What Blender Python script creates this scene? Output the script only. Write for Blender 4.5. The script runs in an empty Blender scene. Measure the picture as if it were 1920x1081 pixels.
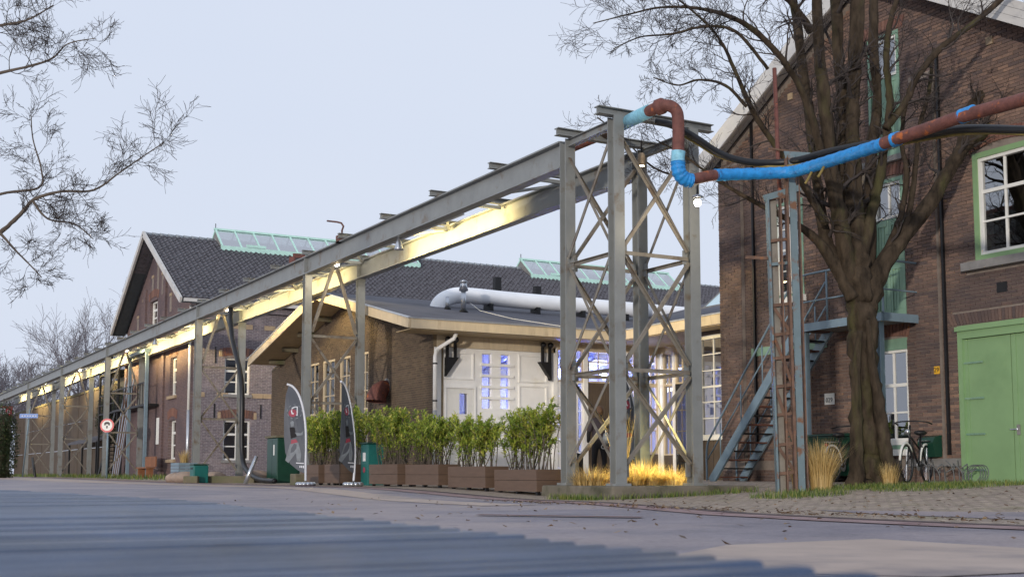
import bpy, math, random
from mathutils import Vector, Matrix, noise as mnoise
random.seed(7)
sc = bpy.context.scene
col = sc.collection
# ------------------------------------------------------------------ camera, sky, sun, exposure
EYE = 0.35
TILT = math.radians(5.474)
YAW = math.radians(29.155)
cd = bpy.data.cameras.new('camera'); cam = bpy.data.objects.new('camera', cd); col.objects.link(cam)
cam.location = (0, 0, EYE); cam.rotation_euler = (math.radians(90) + TILT, 0, -YAW)
cd.sensor_width = 36; cd.lens = 2300 / 1920 * 36; cd.shift_y = 0.0662; cd.clip_start = 0.05; cd.clip_end = 3000
cd.dof.use_dof = True; cd.dof.focus_distance = 24; cd.dof.aperture_fstop = 5.6
sc.camera = cam
w = bpy.data.worlds.new('World'); sc.world = w; w.use_nodes = True
wn = w.node_tree.nodes; wl = w.node_tree.links; wn.clear()
SUN_EL = 6.0; SUN_TRAVEL = Vector((0.76, 0.65))
sky = wn.new('ShaderNodeTexSky'); sky.sky_type = 'NISHITA'; sky.sun_disc = False
sky.sun_elevation = math.radians(SUN_EL)
sky.sun_rotation = math.atan2(-SUN_TRAVEL.x, -SUN_TRAVEL.y); sky.air_density = 1.5; sky.dust_density = 4; sky.ozone_density = 3
sm = wn.new('ShaderNodeMixRGB'); sm.inputs[0].default_value = 0.9
sk = wn.new('ShaderNodeMixRGB'); sk.blend_type = 'MULTIPLY'; sk.inputs[0].default_value = 1; sk.inputs[2].default_value = (.10, .10, .10, 1)
wl.new(sky.outputs[0], sk.inputs[1]); wl.new(sk.outputs[0], sm.inputs[1])
tcs = wn.new('ShaderNodeTexCoord'); cn = wn.new('ShaderNodeTexNoise'); cn.inputs['Scale'].default_value = 1.6; cn.inputs['Detail'].default_value = 3
mpw = wn.new('ShaderNodeMapping'); mpw.inputs['Scale'].default_value = (1, 1, 3)
wl.new(tcs.outputs['Generated'], mpw.inputs[0]); wl.new(mpw.outputs[0], cn.inputs['Vector'])
cr = wn.new('ShaderNodeMixRGB'); cr.inputs[1].default_value = (.70, .785, .97, 1); cr.inputs[2].default_value = (.79, .85, .98, 1)
wl.new(cn.outputs['Fac'], cr.inputs[0]); wl.new(cr.outputs[0], sm.inputs[2])
bg = wn.new('ShaderNodeBackground'); bg.inputs[1].default_value = 1.0
wo = wn.new('ShaderNodeOutputWorld'); wl.new(sm.outputs[0], bg.inputs[0]); wl.new(bg.outputs[0], wo.inputs[0])
sl = bpy.data.lights.new('sun', 'SUN'); sl.energy = 1.9; sl.angle = math.radians(2.0); sl.color = (1, .91, .81)
so = bpy.data.objects.new('sun', sl); col.objects.link(so)
tv = Vector((SUN_TRAVEL.x, SUN_TRAVEL.y, -math.tan(math.radians(SUN_EL))))
so.rotation_euler = tv.to_track_quat('-Z', 'Y').to_euler(); so.location = (-20, -15, 8)
vs = sc.view_settings; vs.view_transform = 'Standard'; vs.look = 'None'; vs.exposure = 0.0; vs.gamma = 1; vs.use_curve_mapping = False
sc.render.engine = 'CYCLES'

# ------------------------------------------------------------------ survey helpers: where a sight line meets a known plane
_pv = 888 - 2300 * math.tan(TILT)
_fw = Vector((math.sin(YAW), math.cos(YAW), 0)); _rt = Vector((math.cos(YAW), -math.sin(YAW), 0)); _up = Vector((0, 0, 1))
CAM = Vector((0, 0, EYE))
def ray(u, v):
    return _fw * math.cos(TILT) + _up * math.sin(TILT) + _rt * ((u - 960) / 2300) + (_up * math.cos(TILT) - _fw * math.sin(TILT)) * ((_pv - v) / 2300)
def onx(u, v, a): r = ray(u, v); return CAM + r * (a / r.x)
def ony(u, v, b): r = ray(u, v); return CAM + r * (b / r.y)
def ond(u, v, d): r = ray(u, v); return CAM + r * (d / r.dot(_fw))
def S(t): t = max(0, min(1, t)); return t * t * (3 - 2 * t)
def zg(x, y):
    s1 = S((x - 10.3) / 6.5) * (1 - S((y - 60) / 40) * .4); s2 = S((y - 16.5) / 7)
    return -.06 + .25 * (1 - (1 - s1) * (1 - .55 * s2)) + .1 * S((y - 30) / 40)

# ------------------------------------------------------------------ mesh builder
WLOC = {}
class MB:
    def __init__(s): s.v = []; s.f = []; s.r = []
    def poly(s, pts, r=0.):
        n = len(s.v); s.v += [tuple(p) for p in pts]; s.f.append(tuple(range(n, n + len(pts)))); s.r.append(r); return s
    def hexa(s, p, r=0.):
        n = len(s.v); s.v += [tuple(q) for q in p]
        for f in ((3, 2, 1, 0), (4, 5, 6, 7), (0, 1, 5, 4), (1, 2, 6, 5), (2, 3, 7, 6), (3, 0, 4, 7)):
            s.f.append(tuple(n + i for i in f)); s.r.append(r)
        return s
    def box(s, x0, x1, y0, y1, z0, z1, r=0.):
        if x0 > x1: x0, x1 = x1, x0
        if y0 > y1: y0, y1 = y1, y0
        return s.hexa([(x0, y0, z0), (x1, y0, z0), (x1, y1, z0), (x0, y1, z0), (x0, y0, z1), (x1, y0, z1), (x1, y1, z1), (x0, y1, z1)], r)
    def bar(s, p, q, w, h=None, up=(0, 0, 1), ou=0, ov=0, r=0.):
        p = Vector(p); q = Vector(q); h = w if h is None else h
        d = (q - p).normalized(); up = Vector(up)
        if abs(d.dot(up)) > .99: up = Vector((0, 1, 0)) if abs(d.y) < .9 else Vector((1, 0, 0))
        sd = d.cross(up).normalized(); u2 = sd.cross(d).normalized()
        p = p + sd * ou + u2 * ov; q = q + sd * ou + u2 * ov
        a = sd * (w / 2); b = u2 * (h / 2)
        return s.hexa([p - a - b, p + a - b, p + a + b, p - a + b, q - a - b, q + a - b, q + a + b, q - a + b], r)
    def ibeam(s, p, q, h, w, tf=.016, tw=.012, up=(0, 0, 1)):
        s.bar(p, q, w, tf, up, 0, h / 2 - tf / 2); s.bar(p, q, w, tf, up, 0, -h / 2 + tf / 2)
        return s.bar(p, q, tw, h - 2 * tf, up)
    def tube(s, pts, rs, n=8, cap=True, ph=0., r=0., rid=0.):
        pts = [Vector(p) for p in pts]; m = len(pts)
        if not hasattr(rs, '__len__'): rs = [rs] * m
        base = len(s.v); nrm = None
        for i in range(m):
            t = (pts[min(i + 1, m - 1)] - pts[max(i - 1, 0)])
            if t.length < 1e-9: t = Vector((0, 0, 1))
            t.normalize()
            if nrm is None:
                nrm = t.orthogonal().normalized()
            else:
                nrm = (nrm - t * nrm.dot(t))
                if nrm.length < 1e-6: nrm = t.orthogonal()
                nrm.normalize()
            b = t.cross(nrm)
            for k in range(n):
                a = 2 * math.pi * k / n + ph
                o_ = nrm * math.cos(a) + b * math.sin(a)
                k_ = rs[i] if not rid else rs[i] * (1 + rid * 1.6 * mnoise.noise(pts[i] * .9 + o_ * 1.7) + rid * mnoise.noise(Vector((o_.x * 4.5, o_.y * 4.5, pts[i].z * 1.1))) + rid * .5 * mnoise.noise(Vector((o_.x * 11, o_.y * 11, pts[i].z * 3.))))
                s.v.append(tuple(pts[i] + o_ * k_))
        for i in range(m - 1):
            for k in range(n):
                k2 = (k + 1) % n
                s.f.append((base + i * n + k, base + i * n + k2, base + (i + 1) * n + k2, base + (i + 1) * n + k)); s.r.append(r)
        if cap:
            s.f.append(tuple(base + k for k in range(n))[::-1]); s.f.append(tuple(base + (m - 1) * n + k for k in range(n))); s.r += [r, r]
        return s
    def lathe(s, prof, c, n=12, axis=(0, 0, 1)):
        c = Vector(c); ax = Vector(axis).normalized()
        s.tube([c + ax * z for _, z in prof], [max(rr, .001) for rr, _ in prof], n); return s
    def ball(s, c, rad, sq=1., n=10, jit=0.):
        c = Vector(c); base = len(s.v); m = n // 2 + 1
        for i in range(m + 1):
            th = math.pi * i / m
            for k in range(n):
                a = 2 * math.pi * k / n; j = 1 + random.uniform(-jit, jit)
                rx = rad if not hasattr(rad, '__len__') else rad[0]; ry = rad if not hasattr(rad, '__len__') else rad[1]; rz = rad * sq if not hasattr(rad, '__len__') else rad[2]
                s.v.append((c.x + rx * math.sin(th) * math.cos(a) * j, c.y + ry * math.sin(th) * math.sin(a) * j, c.z + rz * math.cos(th) * j))
        for i in range(m):
            for k in range(n):
                k2 = (k + 1) % n; s.f.append((base + i * n + k, base + (i + 1) * n + k, base + (i + 1) * n + k2, base + i * n + k2)); s.r.append(0.)
        return s
    def prism(s, pts, off, r=0.):
        off = Vector(off); a = [Vector(p) for p in pts]; b = [p + off for p in a]; n = len(a)
        s.poly(a[::-1], r); s.poly(b, r)
        for i in range(n): s.poly([a[i], a[(i + 1) % n], b[(i + 1) % n], b[i]], r)
        return s
    def build(s, name, mat, parent=None, smooth=False, bevel=0.):
        L = WLOC.get(parent.name, Vector()) if parent else Vector()
        me = bpy.data.meshes.new(name)
        me.from_pydata([(x - L.x, y - L.y, z - L.z) for x, y, z in s.v], [], s.f); me.update()
        if any(s.r):
            at = me.attributes.new('rnd', 'FLOAT', 'FACE'); at.data.foreach_set('value', s.r)
        if smooth: me.polygons.foreach_set('use_smooth', [True] * len(me.polygons))
        me.materials.append(mat)
        o = bpy.data.objects.new(name, me); col.objects.link(o)
        if parent: o.parent = parent; WLOC[o.name] = L
        if bevel:
            bm = o.modifiers.new('bevel', 'BEVEL'); bm.width = bevel; bm.segments = 2; bm.limit_method = 'ANGLE'
        return o
def thing(name, loc, label, cat, group=None):
    o = bpy.data.objects.new(name, None); col.objects.link(o); o.location = loc; o.empty_display_size = .2
    WLOC[o.name] = Vector(loc); return tag(o, label, cat, group)
def tag(o, label, cat, group=None):
    o['label'] = label; o['category'] = cat
    if group: o['group'] = group
    return o
def kind(o, k): o['kind'] = k; return o
def box_part(name, mat, parent, *a, **k): return MB().box(*a).build(name, mat, parent, **k)
def place(name, me, loc, parent=None):
    o = bpy.data.objects.new(name, me); col.objects.link(o)
    o.location = Vector(loc) - (WLOC.get(parent.name, Vector()) if parent else Vector())
    if parent: o.parent = parent
    return o

# ------------------------------------------------------------------ materials
def rgb(r, g, b):
    f = lambda c: (c / 255 / 12.92) if c / 255 <= .04045 else ((c / 255 + .055) / 1.055) ** 2.4
    return (f(r), f(g), f(b), 1)
def nodes(name):
    m = bpy.data.materials.new(name); m.use_nodes = True; nt = m.node_tree
    return m, nt.nodes, nt.links, nt.nodes['Principled BSDF']
def pos(n): return n.new('ShaderNodeNewGeometry').outputs['Position']
def noise(n, l, sc_, det=5, rough=.6, vec=None, stretch=None):
    t = n.new('ShaderNodeTexNoise'); t.inputs['Scale'].default_value = sc_; t.inputs['Detail'].default_value = det; t.inputs['Roughness'].default_value = rough
    vec = vec or pos(n)
    if stretch:
        mp = n.new('ShaderNodeMapping'); mp.inputs['Scale'].default_value = stretch; l.new(vec, mp.inputs[0]); vec = mp.outputs[0]
    l.new(vec, t.inputs['Vector']); return t.outputs['Fac']
def ramp(n, l, src, stops):
    r = n.new('ShaderNodeValToRGB'); e = r.color_ramp.elements
    while len(e) < len(stops): e.new(.5)
    for i, (p, c) in enumerate(stops): e[i].position = p; e[i].color = c if len(c) == 4 else (*c, 1)
    l.new(src, r.inputs[0]); return r.outputs[0]
def mix(n, l, f, a, b, mode='MIX'):
    m = n.new('ShaderNodeMixRGB'); m.blend_type = mode
    for i, x in ((0, f), (1, a), (2, b)):
        if isinstance(x, (int, float)): m.inputs[i].default_value = x
        elif isinstance(x, tuple): m.inputs[i].default_value = x
        else: l.new(x, m.inputs[i])
    return m.outputs[0]
def sc_c(c, k): return (min(1, c[0] * k), min(1, c[1] * k), min(1, c[2] * k), 1)
def M(name, c, rough=.6, metal=0., var=.2, scale=6, bump=0., bscale=40, c2=None, c2s=3., c2lo=.55, c2hi=.7, spec=.5, stretch=None):
    m, n, l, p = nodes(name)
    o = ramp(n, l, noise(n, l, scale, stretch=stretch), [(.3, sc_c(c, 1 - var)), (.7, sc_c(c, 1 + var))])
    if c2:
        o = mix(n, l, ramp(n, l, noise(n, l, c2s, 8, .65, stretch=stretch), [(c2lo, (0, 0, 0)), (c2hi, (1, 1, 1))]), o, c2)
    l.new(o, p.inputs['Base Color']); p.inputs['Roughness'].default_value = rough; p.inputs['Metallic'].default_value = metal
    p.inputs['Specular IOR Level'].default_value = spec
    if bump:
        b = n.new('ShaderNodeBump'); b.inputs['Strength'].default_value = bump; b.inputs['Distance'].default_value = .02
        l.new(noise(n, l, bscale, 6, stretch=stretch), b.inputs['Height']); l.new(b.outputs[0], p.inputs['Normal'])
    return m
def glassmat(name, tint=(1, 1, 1, 1), refl=.0, rough=.0):
    m = bpy.data.materials.new(name); m.use_nodes = True; n = m.node_tree.nodes; l = m.node_tree.links; n.clear()
    t = n.new('ShaderNodeBsdfTransparent'); t.inputs[0].default_value = tint
    g = n.new('ShaderNodeBsdfGlossy'); g.inputs['Roughness'].default_value = rough
    fr = n.new('ShaderNodeFresnel'); fr.inputs[0].default_value = 1.5
    ad = n.new('ShaderNodeMath'); ad.operation = 'ADD'; ad.inputs[1].default_value = refl; l.new(fr.outputs[0], ad.inputs[0])
    b = n.new('ShaderNodeBump'); b.inputs['Strength'].default_value = .06; b.inputs['Distance'].default_value = .05; l.new(noise(n, l, 1.3, 2), b.inputs['Height']); l.new(b.outputs[0], g.inputs['Normal'])
    mx = n.new('ShaderNodeMixShader'); l.new(ad.outputs[0], mx.inputs[0]); l.new(t.outputs[0], mx.inputs[1]); l.new(g.outputs[0], mx.inputs[2])
    o = n.new('ShaderNodeOutputMaterial'); l.new(mx.outputs[0], o.inputs[0]); return m
def emis(name, c, s):
    m = bpy.data.materials.new(name); m.use_nodes = True; n = m.node_tree.nodes; l = m.node_tree.links; n.clear()
    e = n.new('ShaderNodeEmission'); e.inputs[0].default_value = c; e.inputs[1].default_value = s
    o = n.new('ShaderNodeOutputMaterial'); l.new(e.outputs[0], o.inputs[0]); return m
def brickmat(name, cols, stain, stain2, bump=.25):
    m, n, l, p = nodes(name)
    at = n.new('ShaderNodeAttribute'); at.attribute_name = 'rnd'; oi = n.new('ShaderNodeObjectInfo')
    ad = n.new('ShaderNodeMath'); ad.operation = 'ADD'; l.new(at.outputs['Fac'], ad.inputs[0]); l.new(oi.outputs['Random'], ad.inputs[1])
    fr = n.new('ShaderNodeMath'); fr.operation = 'FRACT'; l.new(ad.outputs[0], fr.inputs[0])
    o = ramp(n, l, fr.outputs[0], [(i / (len(cols) - 1), c) for i, c in enumerate(cols)])
    o = mix(n, l, ramp(n, l, noise(n, l, .45, 6, .6), [(.42, (0, 0, 0)), (.62, (.75, .75, .75))]), o, stain)
    o = mix(n, l, ramp(n, l, noise(n, l, .9, 9, .7, stretch=(1, 1, .6)), [(.6, (0, 0, 0)), (.74, (.6, .6, .6))]), o, stain2)
    o = mix(n, l, .5, o, ramp(n, l, noise(n, l, 45, 4), [(.3, (.55, .55, .55)), (.7, (1.3, 1.3, 1.3))]), 'MULTIPLY')
    l.new(o, p.inputs['Base Color']); p.inputs['Roughness'].default_value = .85; p.inputs['Specular IOR Level'].default_value = .25
    b = n.new('ShaderNodeBump'); b.inputs['Strength'].default_value = bump; b.inputs['Distance'].default_value = .01; l.new(noise(n, l, 70, 5), b.inputs['Height']); l.new(b.outputs[0], p.inputs['Normal'])
    return m
def bricktex(name, axis, c1, c2, mortar, bw=.22, bh=.065, stain=None, rough=.85, offs=.5, msize=.012, bump=.4, stain_s=.5, lo=.48, hi=.62):
    m, n, l, p = nodes(name)
    sp = n.new('ShaderNodeSeparateXYZ'); l.new(pos(n), sp.inputs[0]); cb = n.new('ShaderNodeCombineXYZ')
    ia, ib = axis; l.new(sp.outputs[ia], cb.inputs[0]); l.new(sp.outputs[ib], cb.inputs[1])
    t = n.new('ShaderNodeTexBrick'); l.new(cb.outputs[0], t.inputs['Vector']); t.offset = offs
    t.inputs['Scale'].default_value = 1; t.inputs['Brick Width'].default_value = bw; t.inputs['Row Height'].default_value = bh
    t.inputs['Mortar Size'].default_value = msize; t.inputs['Mortar Smooth'].default_value = .3; t.inputs['Color1'].default_value = c1; t.inputs['Color2'].default_value = c2; t.inputs['Mortar'].default_value = mortar
    o = mix(n, l, .6, t.outputs[0], ramp(n, l, noise(n, l, 9, 6), [(.3, (.5, .5, .5)), (.7, (1.35, 1.35, 1.35))]), 'MULTIPLY')
    if stain: o = mix(n, l, ramp(n, l, noise(n, l, stain_s, 8, .65), [(lo, (0, 0, 0)), (hi, (.8, .8, .8))]), o, stain)
    l.new(o, p.inputs['Base Color']); p.inputs['Roughness'].default_value = rough; p.inputs['Specular IOR Level'].default_value = .3
    b = n.new('ShaderNodeBump'); b.inputs['Strength'].default_value = bump; b.inputs['Distance'].default_value = .01; b.invert = True
    l.new(t.outputs['Fac'], b.inputs['Height']); l.new(b.outputs[0], p.inputs['Normal']); return m

def asphalt():
    m, n, l, p = nodes('asphalt')
    o = ramp(n, l, noise(n, l, 1.1, 8, .65), [(.3, rgb(112, 108, 117)), (.7, rgb(146, 138, 145))])
    o = mix(n, l, ramp(n, l, noise(n, l, .35, 4, .5), [(.45, (0, 0, 0)), (.6, (.7, .7, .7))]), o, rgb(164, 150, 148))
    o = mix(n, l, .75, o, ramp(n, l, noise(n, l, 22, 7, .8), [(.3, (.6, .6, .6)), (.7, (1.35, 1.35, 1.35))]), 'MULTIPLY')
    o = mix(n, l, ramp(n, l, noise(n, l, 2.6, 9, .75), [(.56, (0, 0, 0)), (.7, (.55, .55, .55))]), o, rgb(92, 84, 92))
    o = mix(n, l, ramp(n, l, noise(n, l, 60, 3), [(.62, (0, 0, 0)), (.7, (.6, .6, .6))]), o, rgb(190, 180, 174))
    l.new(o, p.inputs['Base Color']); p.inputs['Roughness'].default_value = .6
    b = n.new('ShaderNodeBump'); b.inputs['Strength'].default_value = .5; b.inputs['Distance'].default_value = .012; l.new(noise(n, l, 70, 6, .7), b.inputs['Height']); l.new(b.outputs[0], p.inputs['Normal'])
    return m
m_asph = asphalt()
m_conc_road = M('worn_concrete', rgb(178, 160, 148), .6, var=.12, scale=2, bump=.25, bscale=120, c2=rgb(120, 112, 116), c2s=.9, c2lo=.5, c2hi=.75)
m_pave = bricktex('clinker_paving', (0, 1), rgb(184, 166, 148), rgb(152, 136, 126), rgb(120, 112, 94), .21, .105, stain=rgb(112, 112, 74), lo=.56, hi=.78, stain_s=.8)
m_gutter = M('dirty_gutter', rgb(96, 82, 82), .7, var=.3, scale=4, bump=.4, bscale=60, c2=rgb(60, 46, 48), c2s=3, c2lo=.4, c2hi=.62)
m_reddirt = M('reddish_dirt_strip', rgb(150, 126, 124), .8, var=.2, scale=5, bump=.3, bscale=60, c2=rgb(112, 84, 84), c2s=2.4, c2lo=.5, c2hi=.7)
m_rustiron = M('rusty_iron', rgb(98, 62, 50), .7, var=.35, scale=9, bump=.2)
m_steel = M('weathered_grey_steel', rgb(134, 137, 136), .5, .15, .1, 3, bump=.06, bscale=30, c2=rgb(108, 90, 70), c2s=2.0, c2lo=.56, c2hi=.72)
m_brace = M('dull_brace_steel', rgb(128, 122, 112), .55, .1, .18, 3, c2=rgb(92, 76, 62), c2s=3.5, c2lo=.52, c2hi=.7)
m_steel_blue = M('blue_grey_paint', rgb(120, 140, 152), .45, .1, .12, 4, c2=rgb(88, 72, 62), c2s=6, c2lo=.62, c2hi=.72)
m_teal = M('flaking_teal_paint', rgb(98, 116, 122), .5, .1, .12, 4, bump=.15, c2=rgb(108, 74, 50), c2s=3.5, c2lo=.54, c2hi=.62)
m_rust = M('flaking_rust', rgb(106, 82, 68), .8, .1, .35, 7, bump=.4, bscale=50, c2=rgb(150, 92, 42), c2s=9, c2lo=.6, c2hi=.72)
m_piperust = M('red_oxide_pipe', rgb(108, 66, 58), .7, 0, .35, 8, bump=.5, c2=rgb(178, 98, 46), c2s=5, c2lo=.58, c2hi=.66)
m_tape = M('blue_tape', rgb(34, 136, 206), .45, 0, .22, 10, bump=.7, bscale=18, c2=rgb(28, 100, 160), c2s=9, c2lo=.58, c2hi=.64)
m_tape_pale = M('faded_tape', rgb(128, 186, 206), .5, 0, .25, 12, bump=.4, bscale=25)
m_hose = M('black_rubber', rgb(26, 27, 30), .45, 0, .2, 8)
m_hose_tan = M('mossy_cable', rgb(128, 112, 58), .7, 0, .3, 10)
m_conc = M('mossy_concrete', rgb(116, 108, 95), .85, 0, .25, 5, bump=.35, bscale=30, c2=rgb(70, 68, 50), c2s=2.5, c2lo=.42, c2hi=.64)
m_cream = M('cream_paint', rgb(242, 241, 237), .5, 0, .05, 3, bump=.03, c2=rgb(212, 206, 190), c2s=1.4, c2lo=.6, c2hi=.85)
m_fascia = M('stained_fascia_boards', rgb(202, 186, 158), .6, 0, .1, 2.5, bump=.06, c2=rgb(160, 138, 106), c2s=1.8, c2lo=.58, c2hi=.8, stretch=(2.5, 2.5, .5))
m_soffit = M('soffit_boards', rgb(172, 152, 118), .7, 0, .12, 4)
m_dullgalv = M('dull_galvanised', rgb(104, 106, 108), .6, .3, .15, 8)
m_dksoff = M('dark_soffit_boards', rgb(62, 68, 72), .7, 0, .15, 4)  # even dark tone for the verge underside
m_farbr = M('hazy_twigs', rgb(112, 108, 114), .9, 0, .15, 3)  # distance haze mixed into the pale colour of the far trees
m_felt = M('roofing_felt', rgb(84, 84, 92), .8, 0, .14, 1.2, bump=.2, bscale=30, c2=rgb(64, 64, 70), c2s=.7, c2lo=.5, c2hi=.7)
m_zinc = M('zinc_trim', rgb(188, 192, 198), .35, .6, .08, 5)
m_galv = M('galvanised_duct', rgb(190, 194, 200), .28, .85, .06, 4, bump=.05, bscale=5)
m_foil = M('white_foil_duct', rgb(240, 243, 247), .4, .0, .04, 2, bump=.25, bscale=3)
m_black = M('black_iron', rgb(30, 30, 32), .5, .2, .2, 8)
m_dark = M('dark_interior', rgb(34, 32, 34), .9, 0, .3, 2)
m_white = M('white_window_paint', rgb(225, 224, 218), .45, 0, .05, 6)
m_stone = M('sandstone', rgb(162, 142, 116), .8, 0, .15, 6, bump=.2)
m_greyst = M('bluestone', rgb(128, 126, 124), .75, 0, .15, 6, bump=.2)
m_green = M('sage_green_paint', rgb(128, 160, 114), .5, 0, .07, 1.6, bump=.04, bscale=12, c2=rgb(110, 142, 98), c2s=1.1, c2lo=.5, c2hi=.85)
m_green2 = M('faded_green_paint', rgb(118, 150, 128), .55, 0, .12, 3, c2=rgb(146, 172, 140), c2s=2.2, c2lo=.55, c2hi=.8)
m_dkgreen = M('dark_green_enamel', rgb(22, 62, 48), .35, 0, .15, 6)
m_tealbin = M('teal_enamel', rgb(22, 98, 92), .4, 0, .12, 6)
m_verdi = M('verdigris_frame', rgb(186, 226, 214), .55, 0, .1, 4)
m_planter = M('brown_composite', rgb(98, 78, 64), .6, 0, .12, 3, bump=.08, bscale=30, stretch=(1, 1, 6))
m_bark = M('bark', rgb(62, 53, 43), .95, 0, .6, 9, bump=1., bscale=16, spec=.2, c2=rgb(80, 80, 48), c2s=1.7, c2lo=.52, c2hi=.75, stretch=(1, 1, .35))
m_bark2 = M('pale_bark', rgb(92, 82, 72), .9, 0, .3, 6, bump=.5, bscale=18)
m_twig = M('twigs', rgb(62, 55, 52), .9, 0, .2, 4)
m_mort_r = M('dark_mortar', rgb(132, 121, 112), .95, 0, .2, 7)
m_mort_w = M('sand_mortar', rgb(134, 120, 98), .95, 0, .2, 7)
m_brick_r = brickmat('dark_clinker_brick', [rgb(112, 92, 83), rgb(130, 106, 92), rgb(94, 82, 80), rgb(146, 118, 101), rgb(116, 95, 87)], rgb(82, 72, 72), rgb(174, 154, 142))
m_brick_w = brickmat('brown_brick', [rgb(96, 82, 70), rgb(106, 92, 77), rgb(88, 77, 67), rgb(113, 98, 82), rgb(100, 85, 73)], rgb(84, 73, 65), rgb(122, 108, 93))
m_redbrick = brickmat('red_arch_brick', [rgb(128, 90, 78), rgb(112, 78, 70), rgb(142, 104, 88), rgb(98, 74, 68)], rgb(108, 84, 76), rgb(140, 112, 98))
m_brick_fx = bricktex('far_brick_side', (1, 2), rgb(114, 90, 86), rgb(96, 78, 80), rgb(116, 104, 102), stain=rgb(88, 76, 80))
m_brick_fy = bricktex('far_brick_front', (0, 2), rgb(118, 106, 110), rgb(102, 94, 100), rgb(140, 134, 136), stain=rgb(168, 156, 156), stain_s=.55, lo=.56, hi=.72)
m_tile = M('glazed_dark_pantile', rgb(84, 82, 88), .5, 0, .3, 5, c2=rgb(60, 58, 62), c2s=9, c2lo=.5, c2hi=.6)
m_ridge = M('grey_ridge_tile', rgb(150, 156, 160), .7, 0, .15, 6)
m_verge = M('grey_white_bargeboard', rgb(196, 194, 190), .6, 0, .08, 3, c2=rgb(150, 150, 148), c2s=1.8, c2lo=.55, c2hi=.8)
m_barge = M('white_bargeboard', rgb(200, 198, 194), .6, 0, .06, 4, c2=rgb(176, 172, 166), c2s=2.5, c2lo=.55, c2hi=.8)
m_glass = glassmat('window_glass', (.93, .95, .97, 1), .02)
m_glassdark = glassmat('mirror_like_glass', (.55, .6, .62, 1), .34)
m_glassmilk = M('frosted_skylight_glass', rgb(196, 220, 226), .3, 0, .06, 3)
m_glass_green = glassmat('skylight_glass', (.86, .95, .94, 1), .6, .12)
m_hoard = M('brown_hoarding', rgb(86, 74, 62), .75, 0, .18, 1.5, bump=.1, c2=rgb(76, 66, 56), c2s=.8, c2lo=.5, c2hi=.7)
m_leaf = None
def leafmat(name, stops, trans=.3):
    m, n, l, p = nodes(name)
    at = n.new('ShaderNodeAttribute'); at.attribute_name = 'rnd'
    o = ramp(n, l, at.outputs['Fac'], stops); l.new(o, p.inputs['Base Color']); p.inputs['Roughness'].default_value = .45
    t = n.new('ShaderNodeBsdfTranslucent'); l.new(o, t.inputs[0]); mx = n.new('ShaderNodeMixShader'); mx.inputs[0].default_value = trans
    l.new(p.outputs[0], mx.inputs[1]); l.new(t.outputs[0], mx.inputs[2]); l.new(mx.outputs[0], n['Material Output'].inputs[0]); return m
m_leaf = leafmat('laurel_leaf', [(0, rgb(88, 116, 50)), (.4, rgb(154, 174, 72)), (.75, rgb(206, 210, 100)), (1, rgb(222, 206, 112))], .4)
m_straw = leafmat('dry_grass', [(0, rgb(150, 126, 78)), (.5, rgb(208, 178, 116)), (1, rgb(232, 208, 150))], .35)
m_grass = leafmat('green_grass', [(0, rgb(62, 84, 34)), (.6, rgb(100, 122, 50)), (1, rgb(148, 144, 78))], .3)
m_ivy = leafmat('dark_ivy', [(0, rgb(38, 50, 32)), (.6, rgb(58, 74, 44)), (1, rgb(82, 92, 58))], .2)
m_slat = M('wet_blue_grey_slat', rgb(46, 64, 92), .32, .0, .45, 3.5, bump=.1, bscale=30, spec=.55)
m_boulder = M('boulder', rgb(150, 132, 118), .9, 0, .18, 4, bump=.5, bscale=8)
m_timber = M('old_timber', rgb(112, 104, 86), .9, 0, .3, 5, bump=.3, c2=rgb(84, 88, 58), c2s=2.5, c2lo=.45, c2hi=.7)
m_flag = M('charcoal_banner', rgb(82, 86, 94), .6, 0, .12, 3)
m_flagw = M('banner_white', rgb(214, 216, 222), .6, 0, .05, 5)
m_flagred = M('banner_red', rgb(150, 62, 78), .6, 0, .1, 5)
m_flagskin = M('banner_grey_print', rgb(118, 124, 130), .6, 0, .2, 8)
m_skin = M('skin', rgb(206, 160, 134), .5, 0, .05, 9)
m_red = M('sign_red', rgb(196, 40, 52), .4, 0, .06, 5)
m_blue = M('sign_blue', rgb(30, 98, 176), .4, 0, .06, 5)
m_yellow = M('sign_yellow', rgb(226, 172, 40), .5, 0, .06, 5)
m_brown_wood = M('brown_bench_wood', rgb(134, 88, 58), .6, 0, .2, 4)
bulb_m = emis('bulb', (1, .88, .66, 1), 60)
strip_lens_m = emis('strip_lens_glow', (1, .8, .45, 1), 18)  # glow of the added strips and of the spotlight lens

# ------------------------------------------------------------------ ground, road, pavement
def axis_steps(pts):
    o = []
    for a, b, st in pts:
        n = max(1, int(round((b - a) / st))); o += [a + (b - a) * i / n for i in range(n)]
    return o + [pts[-1][1]]
def sheet(name, mat, xs, ys, dz, inside=None, zf=zg):
    mb = MB(); idx = {}
    for i, x in enumerate(xs):
        for j, y in enumerate(ys): idx[i, j] = len(mb.v); mb.v.append((x, y, zf(x, y) + dz))
    for i in range(len(xs) - 1):
        for j in range(len(ys) - 1):
            mb.f.append((idx[i, j], idx[i + 1, j], idx[i + 1, j + 1], idx[i, j + 1])); mb.r.append(0.)
    return kind(mb.build(name, mat, smooth=True), 'structure')
sheet('road', m_asph, axis_steps([(-900, -60, 210), (-60, -8, 6), (-8, 24, .6), (24, 60, 6), (60, 900, 210)]), axis_steps([(-900, -60, 210), (-60, -6, 6), (-6, 40, .8), (40, 110, 5), (110, 1500, 230)]), 0)
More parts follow.
